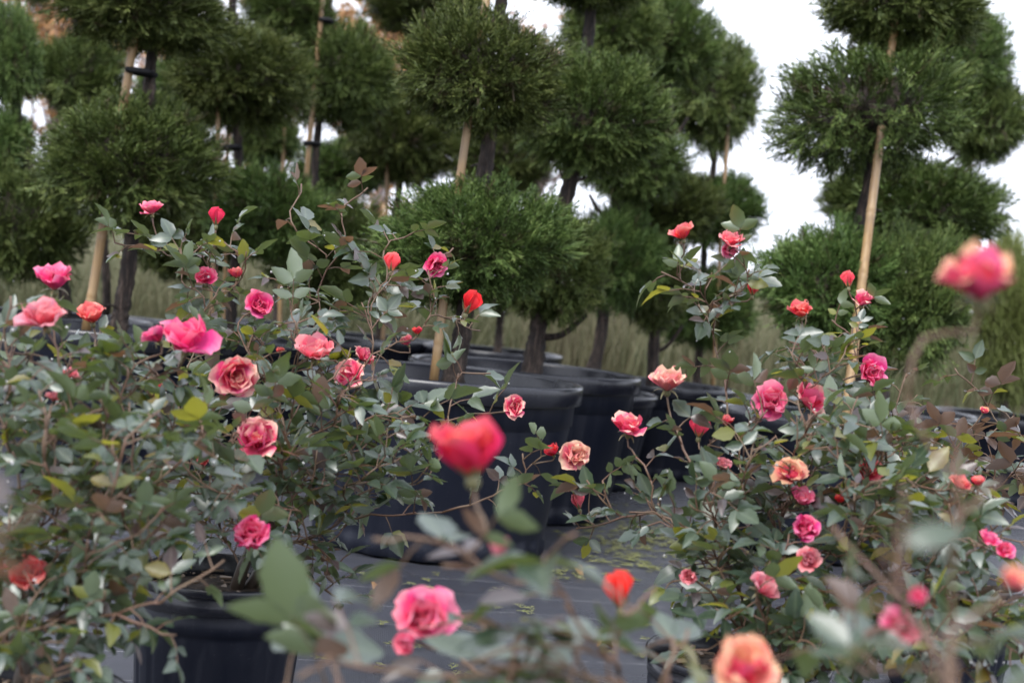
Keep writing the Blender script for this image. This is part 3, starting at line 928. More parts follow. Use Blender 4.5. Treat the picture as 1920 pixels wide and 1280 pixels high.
FLOWERS_SEEN = []
def rose_bush(label, base, flowers, shoots, fills, leaf_len=0.042, bronze=0.12, olive=0.10, r_main=0.008, seed=1, spacing=0.03, drops=70, maxleaf=300, n_stub=2, lean=(0.0, 0.0), bare=False, twigs=(), top=None):
    random.seed(seed)
    o = empty('rose_bush', base, label, 'rose bush', 'pink rose bushes in pots')
    stem = MB()
    nodes = []                                     # (pos, dir, pathlen)
    for k in range(n_stub):
        a = 2 * math.pi * (k + random.random() * 0.5) / n_stub
        dv = Vector((math.cos(a) * 0.4 + lean[0], math.sin(a) * 0.4 + lean[1], 1)).normalized()
        p0, p1 = base + Vector((math.cos(a), math.sin(a), 0)) * 0.006, base + dv * 0.10
        for i in range(5): nodes.append((p0.lerp(p1, i / 4), dv, 0.10 * i / 4))
        tube(stem, [p0 - base - UPV * 0.03, p0.lerp(p1, 0.5) - base, p1 - base], [r_main * 1.3, r_main, r_main * 0.8], 7, 1)
    tips = []
    for f in flowers:
        px, py, wpx, d, kind, op, axis = f
        ax = Vector(axis).normalized()
        axw = (RT * ax.x + UP * ax.y - FW * ax.z).normalized()
        pos = P(px, py, d)
        wm = wpx * d / F
        back = 0.22 * wm if op > 0 else 0.35 * wm
        if op > 0: pos = pos - axw * (0.24 * wm)
        else: pos = pos - axw * (0.55 * wm)
        tips.append((pos - axw * (0.14 * wm), ('f', pos, wm, kind, op, axw)))
    for (px, py, d) in shoots: tips.append((P(px, py, d), ('s',)))
    for (px, py, d) in twigs: tips.append((P(px, py, d), ('t',)))
    for (px, py, d, rx, ry, rd, n) in fills:
        for _ in range(n):
            while True:
                v = Vector((random.uniform(-1, 1), random.uniform(-1, 1), random.uniform(-1, 1)))
                if 0.25 < v.length < 1: break
            tips.append((P(px + v.x * rx, py + v.y * ry, d + v.z * rd), ('l',)))
    tips = [t for t in tips if t[0].z > 0.05]
    tips.sort(key=lambda t: (t[0] - base).length)
    leaves = []                                    # (pos, dir, normal, length)
    NP = np.array([tuple(n[0]) for n in nodes]); NL = np.array([n[2] for n in nodes])
    dropmb = MB()
    for tip, info in tips:
        tv = np.array(tuple(tip))
        dist = np.linalg.norm(NP - tv, axis=1)
        cost = dist + 0.45 * NL + np.where(NP[:, 2] > tv[2] + 0.02, 0.25, 0) + np.where(dist < 0.05, 0.2, 0)
        k = int(np.argmin(cost))
        n0, dv, pl = nodes[k]
        ln = (tip - n0).length
        if ln < 0.015: continue
        if info[0] == 'f': endd = info[5]
        else: endd = ((tip - n0).normalized() + UPV * 0.3 + rand_unit() * 0.3).normalized()
        c1 = n0 + (dv * 0.35 + UPV * 0.12 + rand_unit() * 0.12) * ln
        c2 = tip - endd * (0.28 * ln if info[0] != 'f' else min(0.3 * ln, 0.06))
        m = max(4, int(ln / 0.018))
        path = []
        for i in range(m + 1):
            t = i / m; s = 1 - t
            path.append(n0 * s ** 3 + c1 * 3 * s * s * t + c2 * 3 * s * t * t + tip * t ** 3)
        zz = Vector((0, 0, 0))
        path = [p + (rand_unit() * 0.0025 if 0 < i < m else zz) for i, p in enumerate(path)]
        rr = min(r_main * 0.75, 0.0013 + 0.0095 * ln) * max(0.5, 1 - pl * 0.6)
        re = 0.0011 if info[0] == 'l' else 0.0015
        tube(stem, [p - base for p in path], [rr + (re - rr) * (i / m) for i in range(m + 1)], 6, 1 if pl < 0.04 and rr > 0.005 else 0)
        newp, newl = [], []
        for i in range(1, m + 1):
            dd = (path[i] - path[i - 1]).normalized()
            nodes.append((path[i], dd, pl + ln * i / m)); newp.append(tuple(path[i])); newl.append(pl + ln * i / m)
        NP = np.concatenate([NP, np.array(newp)]); NL = np.concatenate([NL, newl])
        # leaves
        s_at = max(0.25 * ln, 0.02) if ln > 0.1 else 0.015
        stop = ln - (0.035 if info[0] == 'f' else 0.0)
        ph = random.uniform(0, 6.28)
        if bare and info[0] == 'f': s_at = 1e9
        tw = info[0] == 't'
        while s_at < stop + 1e-6:
            i = min(m - 1, int(s_at / ln * m))
            p = path[i].lerp(path[i + 1], s_at / ln * m - i)
            t = (path[i + 1] - path[i]).normalized()
            x = t.orthogonal().normalized(); y = t.cross(x)
            ph += 2.4 + random.uniform(-0.4, 0.4)
            out = x * math.cos(ph) + y * math.sin(ph)
            ld = (out * 0.9 + t * 0.45 + UPV * 0.15).normalized()
            nl_ = 5 if random.random() < 0.6 else 3
            L = leaf_len * random.uniform(0.62, 1.28) * (0.75 if tw else 1)
            rl = L * (1.15 if nl_ == 5 else 0.75)
            nrm = (UPV * 1.0 + rand_unit() * 0.55); nrm = (nrm - ld * nrm.dot(ld)).normalized()
            side = ld.cross(nrm)
            sag = -nrm * 0.12 * rl
            q0, q1, q2 = p, p + ld * rl * 0.5 - sag * 0.2, p + ld * rl + sag
            tube(stem, [q0 - base, q1 - base, q2 - base], [0.0013, 0.001, 0.0007], 4, 0, 0, 0, False)
            lv = [(q2, ld, 1.0)]
            for a in ((0.92,) if nl_ == 3 else (0.95, 0.5)):
                qa = q0.lerp(q1, a * 2) if a < 0.5 else q1.lerp(q2, a * 2 - 1)
                for sg in (-1, 1): lv.append((qa, (ld * 0.5 + side * sg).normalized(), 0.82 if a > 0.6 else 0.66))
            for (qp, dv2, f_) in lv:
                if random.random() < 0.06: continue
                n2 = nrm + rand_unit() * 0.38
                dv3 = (dv2 + rand_unit() * 0.18 - UPV * 0.12).normalized()
                n2 = (n2 - dv3 * n2.dot(dv3)).normalized()
                leaves.append((qp, dv3, n2, L * f_ * random.uniform(0.88, 1.1), tw))
                if random.random() < 0.05 and drops: drop(dropmb, qp + dv3 * L * f_ * 0.97 - UPV * 0.002 - base, random.uniform(0.0011, 0.0024), 0)
            s_at += spacing * random.uniform(0.75, 1.3) * (1.7 if tw else 1)
        if info[0] == 'f':
            _, pos, wm, kind, op, axw = info
            if op > 0: bloom(o, base, pos, wm, kind, axw, op)
            else: bud(o, base, pos, wm, kind, axw)
    link('stem', stem.build('stem', [STEM, WOOD]), o)
    fl = [(px, py, d, wpx * 0.46 * (0.75 if op > 0 else 1.0)) for (px, py, wpx, d, kind, op, ax) in flowers]
    def clear(lf):
        p, dv, n, L, tw = lf
        for k in (0.15, 0.5, 0.9):
            c = p + dv * L * k; d = depth(c)
            px = 960 + (c - CAMP).dot(RT) / d * F; py = 640 - (c - CAMP).dot(UP) / d * F
            if top and py < top and not (py < 800 and px < 1790 and k < 0.8 and L < 0.03): return False
            for (fx, fy, fd, fr) in FLOWERS_SEEN + fl:
                if d < fd + 0.02 and (px - fx) ** 2 + (py - fy) ** 2 < fr * fr: return False
        return True
    leaves = [lf for lf in leaves if clear(lf)]
    # which leaves show largest: nearest first in a coarse screen grid
    info = []
    for i, (p, dv, n, L, tw) in enumerate(leaves):
        c = p + dv * L * 0.5
        d = depth(c)
        px = 960 + (c - CAMP).dot(RT) / d * F; py = 640 - (c - CAMP).dot(UP) / d * F
        vis = -40 < px < 1960 and -40 < py < 1320
        area = (L / d) ** 2 * (0.25 + abs(n.dot((CAMP - c).normalized())))
        info.append((d, px, py, vis, area))
    seen, score = {}, []
    for i in sorted(range(len(leaves)), key=lambda i: info[i][0]):
        d, px, py, vis, area = info[i]
        key = (int(px // 26), int(py // 26))
        c = seen.get(key, 0); seen[key] = c + 1
        score.append((area * (1.0, 0.45, 0.15, 0.05)[min(c, 3)] if vis else area * 1e-4, i))
    score.sort(reverse=True)
    single = set(i for _, i in score[:maxleaf])
    rest = MB()
    for i, (p, dv, n, L, tw) in enumerate(leaves):
        u = random.random()
        mi = 1 if u < (0.7 if tw else bronze) else 2 if u < bronze + olive else 0
        k = random.randrange(6)
        x = dv.cross(n)
        if i in single:
            lf = link('leaf', LEAVES[mi][k], o)
            mm = Matrix((x * L, dv * L, n * L)).transposed().to_4x4()
            mm.translation = p - base
            lf.matrix_basis = mm
        else:
            V, q = LSHAPES[k]
            W = np.array(tuple(p - base))[None] + L * (V[:, 0:1] * np.array(tuple(x)) + V[:, 1:2] * np.array(tuple(dv)) + V[:, 2:3] * np.array(tuple(n)))
            rest.add(W, q, None, mi, random.random())
    if rest.n:
        r = link('leaves', rest.build('leaves', LEAF_M), o); r['kind'] = 'stuff'
    if dropmb.n:
        r = link('raindrops', dropmb.build('raindrops', [WATER]), o); r['kind'] = 'stuff'
    return o

# small rose pots
def rose_pot_meshes():
    h = 0.24
    def mod(an, z):
        n = 20
        s = ((an * n / (2 * math.pi)) % 1.0 - 0.5) * 2          # arched panels round the wall
        t = (z - 0.012) / (h - 0.085)
        if 0 < t < 1:
            half = 0.80 if t < 0.72 else 0.80 * math.sqrt(max(0, 1 - ((t - 0.72) / 0.24) ** 2))
            return 0.016 if abs(s) < half else 0.0
        return 0.0
    mb = MB()
    prof = [(0.0, 0.002), (0.114, 0.002), (0.117, 0.008)]
    for i in range(0, 19): prof.append((0.117 + 0.0135 * i / 18, 0.012 + (h - 0.085) * i / 18))
    prof += [(0.131, h - 0.066), (0.1345, h - 0.064), (0.1355, h - 0.045), (0.132, h - 0.043), (0.132, h - 0.038)]
    lathe(mb, prof, 200, 0, mod)
    body = mb.build('pot_body', [POT])
    mb = MB()
    lathe(mb, [(0.132, h - 0.038), (0.138, h - 0.037), (0.139, h - 0.020), (0.136, h - 0.018), (0.1365, h - 0.013), (0.142, h - 0.012), (0.1435, h - 0.004), (0.141, h), (0.137, h - 0.002), (0.134, h - 0.03), (0.131, h - 0.05)], 96, 0,
          lambda an, z: 0.006 * math.sin(2 * an + 0.6))
    return body, mb.build('pot_rim', [POTRIM])
RBODY, RRIM = rose_pot_meshes()
RSOIL = soil_mesh(0.133, 0.007)
def chips_mesh(seed, r):
    rs = np.random.RandomState(seed); mb = MB()
    for _ in range(120):
        a, rr = rs.uniform(0, 6.28), r * math.sqrt(rs.uniform())
        s = 0.0015 + 0.010 * rs.uniform() ** 3
        box = np.array([(x, y, z) for x in (-1, 1) for y in (-rs.uniform(0.2, 0.6), rs.uniform(0.2, 0.6)) for z in (-0.15, 0.15)]) * s
        m = np.array(Matrix.Rotation(rs.uniform(0, 6), 3, 'Z') @ Matrix.Rotation(rs.uniform(-0.6, 0.6), 3, 'X'))
        V = box @ m.T + np.array([rr * math.cos(a), rr * math.sin(a), 0.014])
        mb.add(V, [(0, 1, 3, 2), (4, 6, 7, 5), (0, 4, 5, 1), (2, 3, 7, 6), (0, 2, 6, 4), (1, 5, 7, 3)])
    return mb.build('wood_chips', [CHIP], False)
CHIPS = chips_mesh(4, 0.12)
def rose_pot(px, d, label, z=0.24):
    hz = 560 + (px - 960) * math.tan(ROLL)
    c = P(px, hz + (0.75 - z) * F / d, d)
    o = empty('rose_pot', (c.x, c.y, 0), label, 'plant pot', 'small ribbed black pots of the roses')
    rz = random.uniform(0, 6); k = z / 0.24
    link('body', RBODY, o, rot=(0, 0, rz), sc=(1, 1, k)); link('rim', RRIM, o, rot=(0, 0, rz), sc=(1, 1, k)); link('soil', RSOIL, o, (0, 0, 0.205 * k), (0, 0, rz))
    ch = link('wood_chips', CHIPS, o, (0, 0, 0.205 * k), (0, 0, rz)); ch['kind'] = 'stuff'
    return Vector((c.x, c.y, 0.212 * k))

FLOWERS_SEEN += [(350, 632, 1.75, 60), (590, 656, 2.15, 36), (442, 705, 2.0, 40), (654, 700, 2.2, 26), (482, 820, 1.95, 40), (470, 1003, 1.75, 38), (487, 572, 2.2, 24), (383, 520, 2.3, 16), (443, 513, 2.25, 14), (1450, 752, 2.1, 36), (1520, 746, 2.1, 32), (1634, 698, 2.2, 30), (1482, 883, 1.95, 30), (1510, 990, 1.85, 30), (1800, 907, 1.75, 18), (1853, 1010, 1.7, 18), (1432, 1098, 1.75, 26), (880, 838, 1.0, 50), (792, 1152, 1.3, 50), (762, 1206, 1.28, 26), (1836, 520, 0.8, 80), (1400, 1248, 1.0, 60), (1160, 1094, 1.25, 42)]
U, S, C = (0, 1, 0.15), (0.3, 0.8, 0.5), (0.1, 0.45, 0.9)      # flower axes: up, side, towards the camera (right, up, towards viewer)
bA = rose_pot(420, 2.14, 'small ribbed black pot with bare soil showing under the rose bush', 0.272)
rose_bush('rose bush with tall sparse shoots growing from the ribbed pot with bare soil', bA + Vector((0.02, 0.0, 0)), [
    (283, 391, 46, 2.3, 'pink', 0.95, (-0.1, 1, 0.25)), (405, 410, 22, 2.3, 'red', 0, (0, 1, 0)), (383, 520, 44, 2.3, 'hot', 0.7, C),
    (443, 513, 36, 2.25, 'coral', 0.35, U), (487, 572, 60, 2.2, 'hot', 0.8, (0.5, 0.3, 0.8)), (590, 656, 82, 2.15, 'salmon', 0.75, (0.1, 0.8, 0.5)),
    (442, 705, 88, 2.0, 'cream', 0.8, (0.5, -0.1, 0.9)), (654, 700, 66, 2.2, 'cream', 0.8, (-0.5, 0.5, 0.6)), (482, 820, 96, 1.95, 'cream', 0.85, (0.1, 0.6, 0.8)),
    (470, 1003, 105, 1.75, 'hot', 0.3, (0.2, 0.5, 0.8)), (736, 496, 24, 2.35, 'coral', 0, (0.2, 1, 0)), (818, 497, 52, 2.35, 'hot', 0.7, (0.3, -0.2, 0.8)),
    (879, 572, 30, 2.4, 'red', 0, (0.35, 1, 0)), (762, 640, 34, 2.3, 'cream', 0.4, (-0.4, 0.8, 0.3)), (782, 621, 24, 2.3, 'red', 0.3, U), (684, 667, 48, 2.3, 'cream', 0.8, (0.6, 0.5, 0.3)),
    (965, 762, 52, 2.3, 'cream', 0.5, (0.1, 0.3, 0.9)), (380, 864, 26, 2.0, 'coral', 0.4, C), (290, 722, 26, 2.0, 'red', 0.5, S), (525, 658, 22, 2.3, 'coral', 0.4, U), (1035, 845, 42, 2.2, 'red', 0.3, (-0.3, 0.8, 0.5)), (1078, 852, 66, 2.18, 'faded', 0.75, (0.3, 0.2, 0.9)),
], [(640, 470, 2.35), (370, 460, 2.3), (330, 470, 2.3), (215, 455, 2.3), (560, 440, 2.35), (770, 440, 2.4), (720, 470, 2.35), (850, 465, 2.4), (690, 580, 2.3), (900, 620, 2.4), (980, 850, 2.2), (990, 900, 2.2), (840, 780, 2.25), (860, 700, 2.3), (920, 700, 2.3), (660, 1120, 2.1), (640, 1060, 2.1), (780, 960, 2.2), (830, 960, 2.2)],
    [(560, 780, 2.15, 250, 150, 0.24, 62), (700, 850, 2.2, 150, 110, 0.2, 22), (480, 590, 2.25, 220, 100, 0.16, 24), (430, 490, 2.3, 130, 60, 0.1, 7), (760, 520, 2.35, 80, 60, 0.08, 6), (420, 900, 2.05, 230, 110, 0.25, 38), (560, 980, 2.15, 100, 60, 0.2, 8)],
    leaf_len=0.041, bronze=0.10, olive=0.08, seed=3, twigs=((690, 352, 2.35), (565, 345, 2.4), (640, 400, 2.35)), spacing=0.024, lean=(0.6, 0.0), r_main=0.010)
bB = rose_pot(10, 1.55, 'small black pot below the frame edge under the leafy rose bush with hot pink flowers')
rose_bush('dense soft-focus rose bush with hot pink flowers in front of the leaning stake', bB, [
    (102, 522, 88, 1.9, 'hot', 0.75, (0.05, 1, 0.2)), (82, 590, 96, 1.65, 'pale', 0.75, (-0.1, 0.8, 0.3)), (172, 591, 64, 2.0, 'coral', 0.55, (0, 0.9, 0.4)),
    (350, 632, 108, 1.75, 'hot', 0.9, (0.15, 0.75, 0.55)), (292, 628, 60, 1.78, 'hot', 0.7, (-0.4, 0.8, 0.3)), (56, 1077, 86, 1.6, 'coral', 0.6, (0.1, 0.5, 0.8)),
    (102, 745, 34, 1.8, 'pale', 0.4, S), (130, 702, 44, 1.85, 'salmon', 0.7, (0.3, 0.9, 0.2)), (125, 698, 22, 1.9, 'coral', 0.4, U), (5, 1063, 24, 1.6, 'pink', 0.5, S),
], [(10, 640, 1.7), (60, 660, 1.75), (200, 650, 1.8), (240, 690, 1.75), (20, 555, 1.7), (330, 1190, 1.5), (420, 1050, 1.55), (300, 1130, 1.5)],
    [(190, 800, 1.75, 230, 150, 0.25, 70), (80, 720, 1.8, 130, 110, 0.2, 20), (140, 980, 1.65, 200, 140, 0.2, 54), (110, 1150, 1.55, 170, 90, 0.15, 30), (60, 1230, 1.45, 130, 50, 0.1, 8)],
    leaf_len=0.036, bronze=0.09, olive=0.08, seed=5, spacing=0.024, r_main=0.009)
bD = rose_pot(1385, 2.05, 'small black pot hidden under the leafy rose bush beside the wet fabric')
rose_bush('rose bush with tall arching cane topped by two coral roses against the sky', bD, [
    (1279, 437, 52, 2.15, 'coral', 0.6, (-0.2, 0.9, 0.3)), (1372, 448, 54, 2.15, 'salmon', 0.85, (0.2, 0.9, 0.3)), (1368, 464, 40, 2.16, 'pink', 0.5, (0.2, -0.3, 0.7)), (1411, 543, 20, 2.2, 'coral', 0, (0.05, 1, 0)),
    (1591, 527, 20, 2.3, 'coral', 0, (0, 1, 0)), (1502, 582, 54, 2.2, 'coral', 0.65, (-0.1, 0.9, 0.3)), (1618, 560, 54, 2.3, 'cream', 0.75, (0.1, 0.9, 0.3)), (1634, 698, 70, 2.2, 'hot', 0.85, (0.3, 0.1, 0.9)),
    (1450, 752, 80, 2.1, 'pink', 0.8, (0.1, 0.4, 0.9)), (1520, 746, 74, 2.1, 'cream', 0.9, (0.5, 0.5, 0.4)), (1362, 790, 36, 2.15, 'coral', 0.3, U), (1312, 804, 28, 2.15, 'coral', 0, (0.1, 1, 0.2)),
    (1252, 712, 86, 2.05, 'faded', 0.95, (0, 0.9, 0.35)), (1179, 797, 74, 2.15, 'cream', 0.7, (0.05, 0.85, 0.4)), (1482, 883, 68, 1.95, 'peach', 0.75, (0, 0.7, 0.6)), (1356, 872, 36, 2.1, 'pale', 0.6, S),
    (1510, 990, 70, 1.85, 'hot', 0.6, (-0.1, 0.4, 0.9)), (1575, 936, 28, 1.95, 'red', 0.3, U), (1505, 934, 56, 1.95, 'pink', 0.7, S), (1630, 880, 52, 2.0, 'coral', 0.7, C), (1432, 1098, 70, 1.75, 'pale', 0.8, (0.3, 0.6, 0.4)),
    (1290, 1080, 42, 1.9, 'pale', 0.5, (-0.3, 0.2, 0.9)), (1515, 1048, 50, 1.8, 'pale', 0.7, C), (1083, 943, 20, 2.2, 'pale', 0, (-0.3, 1, 0)), (1800, 907, 46, 1.75, 'coral', 0.5, S), (1834, 903, 32, 1.75, 'coral', 0.3, U),
    (1741, 893, 26, 1.9, 'pink', 0.4, S), (1853, 1010, 44, 1.7, 'hot', 0.55, S), (1886, 1030, 40, 1.7, 'hot', 0.55, C),
], [(1240, 510, 2.2), (1405, 505, 2.15), (1310, 570, 2.2), (1340, 590, 2.2), (1340, 650, 2.2), (1480, 640, 2.2), (1530, 660, 2.2), (1600, 640, 2.25), (1700, 700, 2.2), (1560, 600, 2.25), (1220, 900, 2.1), (1130, 900, 2.15), (1100, 900, 2.15), (1080, 990, 2.15), (1180, 960, 2.1), (1230, 960, 2.1), (1260, 1090, 2.0)],
    [(1540, 835, 2.05, 185, 110, 0.24, 44), (1400, 975, 2.0, 200, 105, 0.22, 42), (1650, 920, 1.95, 200, 150, 0.25, 44), (1500, 1110, 1.9, 180, 90, 0.2, 30), (1620, 1180, 1.8, 200, 80, 0.2, 26), (1800, 1180, 1.75, 150, 90, 0.2, 40), (1430, 1210, 1.85, 110, 50, 0.15, 12), (1540, 670, 2.2, 130, 70, 0.15, 14), (1340, 530, 2.15, 70, 70, 0.08, 5), (1800, 1000, 1.9, 150, 130, 0.2, 30)],
    leaf_len=0.039, bronze=0.12, olive=0.09, seed=8, spacing=0.024)
bE = rose_pot(1790, 2.9, 'small black pot farther back below the purple-leaved rose bush')
rose_bush('farther rose bush with purple bronze leaves in front of the hidden black rims', bE, [
    (1845, 770, 22, 2.7, 'peach', 0.3, S),
], [(1790, 690, 2.8), (1850, 760, 2.8), (1900, 780, 2.8), (1720, 740, 2.8), (1680, 790, 2.8)],
    [(1740, 880, 2.75, 120, 50, 0.2, 16), (1870, 870, 2.8, 110, 70, 0.2, 14)], leaf_len=0.047, bronze=0.6, olive=0.12, seed=12)
bG = rose_pot(1130, 0.98, 'small black pot below the frame under the blurred central canes')
rose_bush('blurred foreground rose bush with one big red bud and a faded orange rose', bG, [
    (880, 850, 178, 1.0, 'crimson', 0.14, (-0.12, 1, 0.1)), (792, 1152, 118, 1.3, 'pink', 0.8, (0.15, 0.4, 0.9)), (762, 1206, 64, 1.28, 'pink', 0.5, (-0.5, 0.1, 0.8)),
    (1162, 1114, 44, 1.25, 'red', 0, (-0.05, 1, 0.1)), (1400, 1248, 150, 1.0, 'peach', 0.9, (0.05, 0.75, 0.6)), (935, 1030, 30, 0.98, 'faded', 0, (-0.3, 0.8, 0.4)),
], [(700, 1010, 0.95), (820, 1010, 0.95), (830, 1060, 0.95), (960, 1090, 0.98), (1080, 1000, 0.95), (1230, 1100, 1.05), (1180, 1140, 1.05), (900, 1160, 1.2), (1170, 1220, 1.2), (640, 1240, 0.9), (560, 1270, 0.85), (1290, 1180, 1.1), (1060, 1130, 1.0), (880, 1230, 1.1), (1000, 1240, 1.05)],
    [(950, 1250, 1.05, 260, 70, 0.12, 14), (1240, 1290, 1.0, 200, 60, 0.12, 8), (560, 1300, 0.95, 130, 45, 0.1, 5)],
    leaf_len=0.056, bronze=0.10, olive=0.08, seed=21, spacing=0.06, drops=0, bare=True, r_main=0.0036)
bF = rose_pot(2060, 0.60, 'small black pot below the frame under the nearest blurred bush')
rose_bush('nearest blurred rose bush with a large pink and peach rose and grey-green leaves', bF, [
    (1836, 520, 172, 0.80, 'peach', 0.8, (-0.05, 1, 0.15)), (1688, 1176, 78, 0.95, 'pink', 0.8, (0.2, 0.3, 0.6)), (1720, 1117, 40, 0.85, 'hot', 0.4, C), (1900, 1085, 66, 0.7, 'peach', 0.7, S),
], [(1700, 745, 0.75), (1660, 1030, 0.58), (1640, 1125, 0.60), (1800, 960, 0.72), (1880, 900, 0.75), (1790, 1240, 0.6), (1560, 985, 0.9)],
    [(1640, 1150, 0.9, 120, 80, 0.1, 4)],
    leaf_len=0.046, bronze=0.06, olive=0.10, seed=30, spacing=0.085, drops=0, bare=True, r_main=0.0024, top=985)
bH = rose_pot(-60, 0.72, 'small black pot below the frame under the blurred cane at the photo edge')
rose_bush('out-of-focus rose cane with brownish leaves close to the lens at the photo edge', bH, [],
    [(70, 950, 0.60), (-30, 1040, 0.62)], [], leaf_len=0.030, bronze=0.8, olive=0.05, seed=33, spacing=0.11, drops=0, n_stub=3)

# ------------------------------------------------------------------ litter on the fabric
random.seed(40)
mb = MB()
rs = np.random.RandomState(9)
def ground_at(px, py):
    ray = (P(px, py, 1.0) - CAMP)
    t = -0.75 / ray.z
    return CAMP + ray * t
spots = []
for (cx, cy, sx_, sy_, n) in ((1150, 985, 60, 22, 110), (1230, 1010, 70, 22, 150), (1320, 1000, 70, 30, 130), (1200, 1050, 60, 12, 60), (1330, 1080, 60, 14, 50), (1040, 1068, 40, 5, 24)):
    for _ in range(n): spots.append((cx + rs.normal() * sx_, max(945, cy + rs.normal() * sy_), 1))
for _ in range(26): spots.append((rs.uniform(620, 1400), rs.uniform(1060, 1280), 3))
for (px, py, k) in spots:
    c = ground_at(px, py)
    for _ in range(k if k < 3 else rs.randint(1, 6)):
        TV, TT, TA = TEMPL[rs.randint(len(TEMPL))]
        a = rs.uniform(0, 6.28); s = rs.uniform(0.02, 0.05)
        X = np.array([math.cos(a), math.sin(a), 0]); Z = np.array([-math.sin(a), math.cos(a), 0.06]); Y = np.array([0, 0, 1.0])
        W = np.array([c.x + rs.normal() * 0.02, c.y + rs.normal() * 0.02, fabric_z(c.x, c.y) + 0.006])[None] + s * (TV[:, 0:1] * X * 1.4 + TV[:, 1:2] * Y * 0.5 + TV[:, 2:3] * Z)
        mb.add(W, None, TT, 0, rs.uniform())
o = link('juniper_clippings', mb.build('juniper_clippings', [CLIP], False)); tag(o, 'yellow green juniper clippings strewn over the black fabric', 'clippings', None, 'stuff')

DRYME = []
for i in range(3):
    V, q = LSHAPES[i]
    V = V.copy(); V[:, 2] += 0.35 * np.abs(V[:, 0]) + 0.15 * np.sin(V[:, 1] * 5)
    DRYME.append(mesh_np('dry_leaf', V, [q], [DRY]))
for i, (px, py) in enumerate(((585, 1190), (600, 1200), (1290, 1205), (1120, 1210), (1075, 1062), (1380, 1070), (700, 1110))):
    c = ground_at(px, py)
    o = link('fallen_leaf', DRYME[i % 3], None, (c.x, c.y, fabric_z(c.x, c.y) + 0.008), (random.uniform(-0.2, 0.2), random.uniform(-0.2, 0.2), random.uniform(0, 6)), (0.05,) * 3)
    tag(o, 'curled brown leaf fallen on the wet black fabric', 'fallen leaf', 'dry leaves fallen on the fabric')

# ------------------------------------------------------------------ background vegetation
def blades(n, region, hmin, hmax, wd, seed, m, name):
    rs = np.random.RandomState(seed)
    x = rs.uniform(region[0], region[1], n); y = rs.uniform(region[2], region[3], n)
    clump = np.array([0.5 + 0.8 * noise.noise(Vector((a * 1.1, b * 0.8, 3))) for a, b in zip(x, y)])
    h = (hmin + (hmax - hmin) * np.clip(clump + rs.uniform(-0.3, 0.3, n), 0, 1))
    a = rs.uniform(0, 6.28, n); ln = rs.normal(size=(n, 2)) * 0.3 * h[:, None]
    sx, sy = np.cos(a) * wd / 2, np.sin(a) * wd / 2
    V = np.zeros((n, 5, 3))
    V[:, 0] = np.stack([x - sx, y - sy, np.full(n, -0.06)], 1); V[:, 1] = np.stack([x + sx, y + sy, np.full(n, -0.06)], 1)
    mx_, my_ = x + ln[:, 0] * 0.35, y + ln[:, 1] * 0.35
    V[:, 2] = np.stack([mx_ - sx, my_ - sy, h * 0.6], 1); V[:, 3] = np.stack([mx_ + sx, my_ + sy, h * 0.6], 1)
    V[:, 4] = np.stack([x + ln[:, 0], y + ln[:, 1], h], 1)
    b = (np.arange(n) * 5)[:, None]
    q = b + np.array([[0, 1, 3, 2]]); t = b + np.array([[2, 3, 4]])
    tint = np.clip(clump * 0.6 + rs.uniform(0, 0.5, n), 0, 1)
    me = mesh_np(name, V.reshape(-1, 3), [q, t], [m], None, {'tint': np.repeat(tint, 5)}, False)
    return link(name, me)
o = blades(90000, (-8, 9, 9.2, 16), 0.5, 1.15, 0.009, 5, GRASS, 'tall_grass')
tag(o, 'tall tan and olive grass growing behind the potted junipers', 'grass', None, 'stuff')

def leafy(name, pos, h, rx, rz, leafm, n, size, label, cat, group, seed, bare=0.4, trunk_h=0.35, twigs=50):
    rs = np.random.RandomState(seed); random.seed(seed)
    o = empty(name, pos, label, cat, group)
    mb = MB()
    tube(mb, [(0, 0, -0.1), (0.05, 0, h * trunk_h), (0.0, 0.1, h * 0.6), (0.1, 0, h * 0.9)], [h * 0.018, h * 0.014, h * 0.009, h * 0.003], 8)
    ctr = np.array([0, 0, h * trunk_h + rz])
    ends = []
    for _ in range(twigs):
        d = rs.normal(size=3); d[2] = abs(d[2]) * 0.9 - 0.2; d /= np.linalg.norm(d)
        e = ctr + d * np.array([rx, rx, rz]) * rs.uniform(0.6, 1.05)
        s = np.array([0, 0, rs.uniform(trunk_h * 0.8, 0.8) * h])
        mid = (s + e) / 2 + rs.normal(size=3) * 0.06 * h
        pp = smooth_path([s, mid, e], 6)
        tube(mb, pp, [h * 0.006 * (1 - i / 7) + 0.004 for i in range(7)], 4)
        ends += [np.array(p) for p in pp[2:]]
    link('trunk', mb.build('trunk', [TWIG]), o)
    E = np.array(ends)
    c = E[rs.randint(len(E), size=n)] + rs.normal(size=(n, 3)) * 0.07 * rx
    X = rs.normal(size=(n, 3)); X /= np.linalg.norm(X, axis=1)[:, None]
    Y = np.cross(X, rs.normal(size=(n, 3))); Y /= np.linalg.norm(Y, axis=1)[:, None]
    sz = size * rs.uniform(0.6, 1.3, n)[:, None]
    V = np.stack([c - X * sz, c + Y * sz * 0.5, c + X * sz, c - Y * sz * 0.5], 1).reshape(-1, 3)
    q = (np.arange(n) * 4)[:, None] + np.arange(4)[None]
    link('crown', mesh_np('crown', V, [q], [leafm], None, {'tint': np.repeat(rs.uniform(size=n), 4)}, False), o)
    return o
def ground_pos(px, d):
    hz = 560 + (px - 960) * math.tan(ROLL)
    p = P(px, hz, d)
    return Vector((p.x, p.y, -0.06))
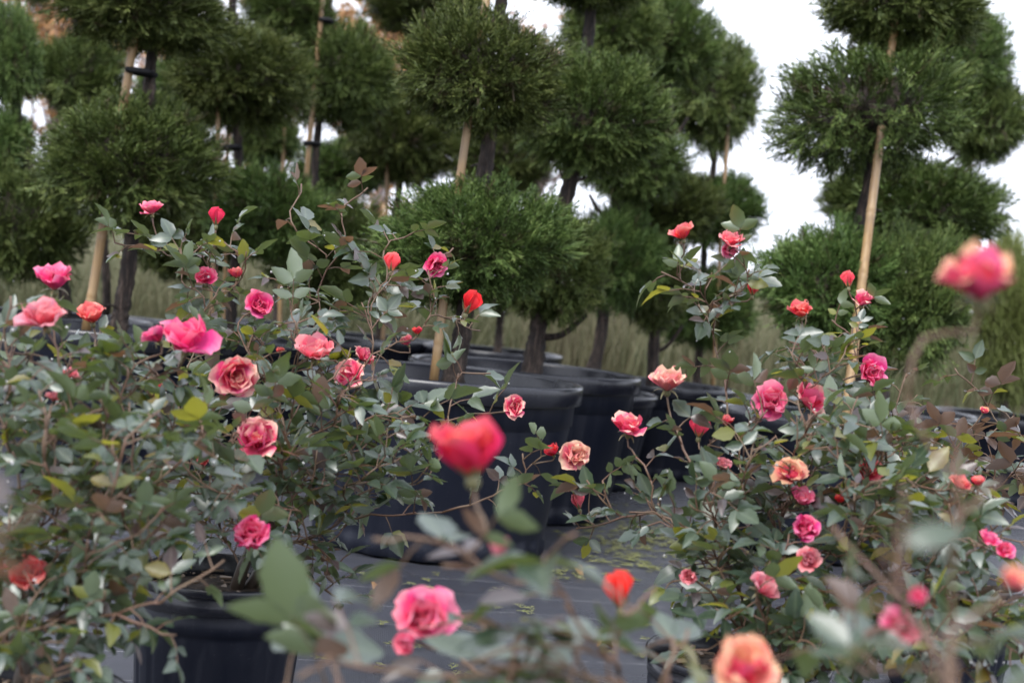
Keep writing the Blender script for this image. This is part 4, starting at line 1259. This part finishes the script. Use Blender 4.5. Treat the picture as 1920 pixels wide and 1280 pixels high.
G = 'autumn trees beyond the field'
for i, (px, d, h, rx, rz, n, lab) in enumerate((
        (90, 30, 8.2, 1.6, 2.8, 5200, 'orange autumn tree seen through the gap beside the high round ball'),
        (290, 36, 8.5, 2.2, 3.0, 2600, 'thin-leaved autumn tree behind the low juniper with the leaning stake'),
        (470, 36, 8.0, 2.2, 2.8, 1500, 'nearly bare autumn tree behind the broad upper juniper ball'),
        (690, 28, 7.6, 1.7, 2.7, 5200, 'orange autumn tree glowing in the gap beside the lighter green ball'),
        (985, 32, 8.0, 1.6, 2.8, 1800, 'half-bare pinkish brown tree behind the top of the leaning trunk'))):
    leafy('autumn_tree', ground_pos(px, d), h, rx, rz, AUTUMN, n, 0.09, lab, 'tree', G, 60 + i)
for i, (px, d, h, rx, rz, m, n, lab) in enumerate((
        (735, 20, 2.6, 1.4, 0.9, AUTUMN, 3500, 'low orange brown shrub between the small forked juniper and its stake'),
        (1225, 24, 2.7, 1.2, 0.9, AUTUMN, 1500, 'rusty low shrub glimpsed under the forked juniper'),
        (1420, 26, 2.3, 1.3, 0.8, BRUSH, 2200, 'pale brown brush under the sky beside the thin distant juniper'),
        (1110, 24, 2.5, 1.4, 0.9, BRUSH, 2200, 'grey brown brush behind the leaning dark trunk'),
        (1840, 22, 2.9, 1.6, 1.0, BRUSH, 2600, 'reddish grey brush along the horizon above the large blurred rose'),
        (330, 22, 2.6, 2.0, 0.9, SHRUB, 4500, 'dull green shrub beyond the grass behind the leaning stake'),
        (40, 22, 2.3, 1.6, 0.8, SHRUB, 4500, 'dull green shrub beyond the grass by the photo edge'),
        (860, 22, 2.2, 1.8, 0.8, SHRUB, 4500, 'dull green shrub beyond the grass behind the sharpest juniper'),
        (1640, 24, 2.0, 1.6, 0.7, SHRUB, 4500, 'dull green shrub beyond the grass behind the big sky juniper'))):
    leafy('wild_shrub', ground_pos(px, d), h, rx, rz, m, n, 0.06, lab, 'shrub', 'wild shrubs beyond the grass', 80 + i, trunk_h=0.1, twigs=70)
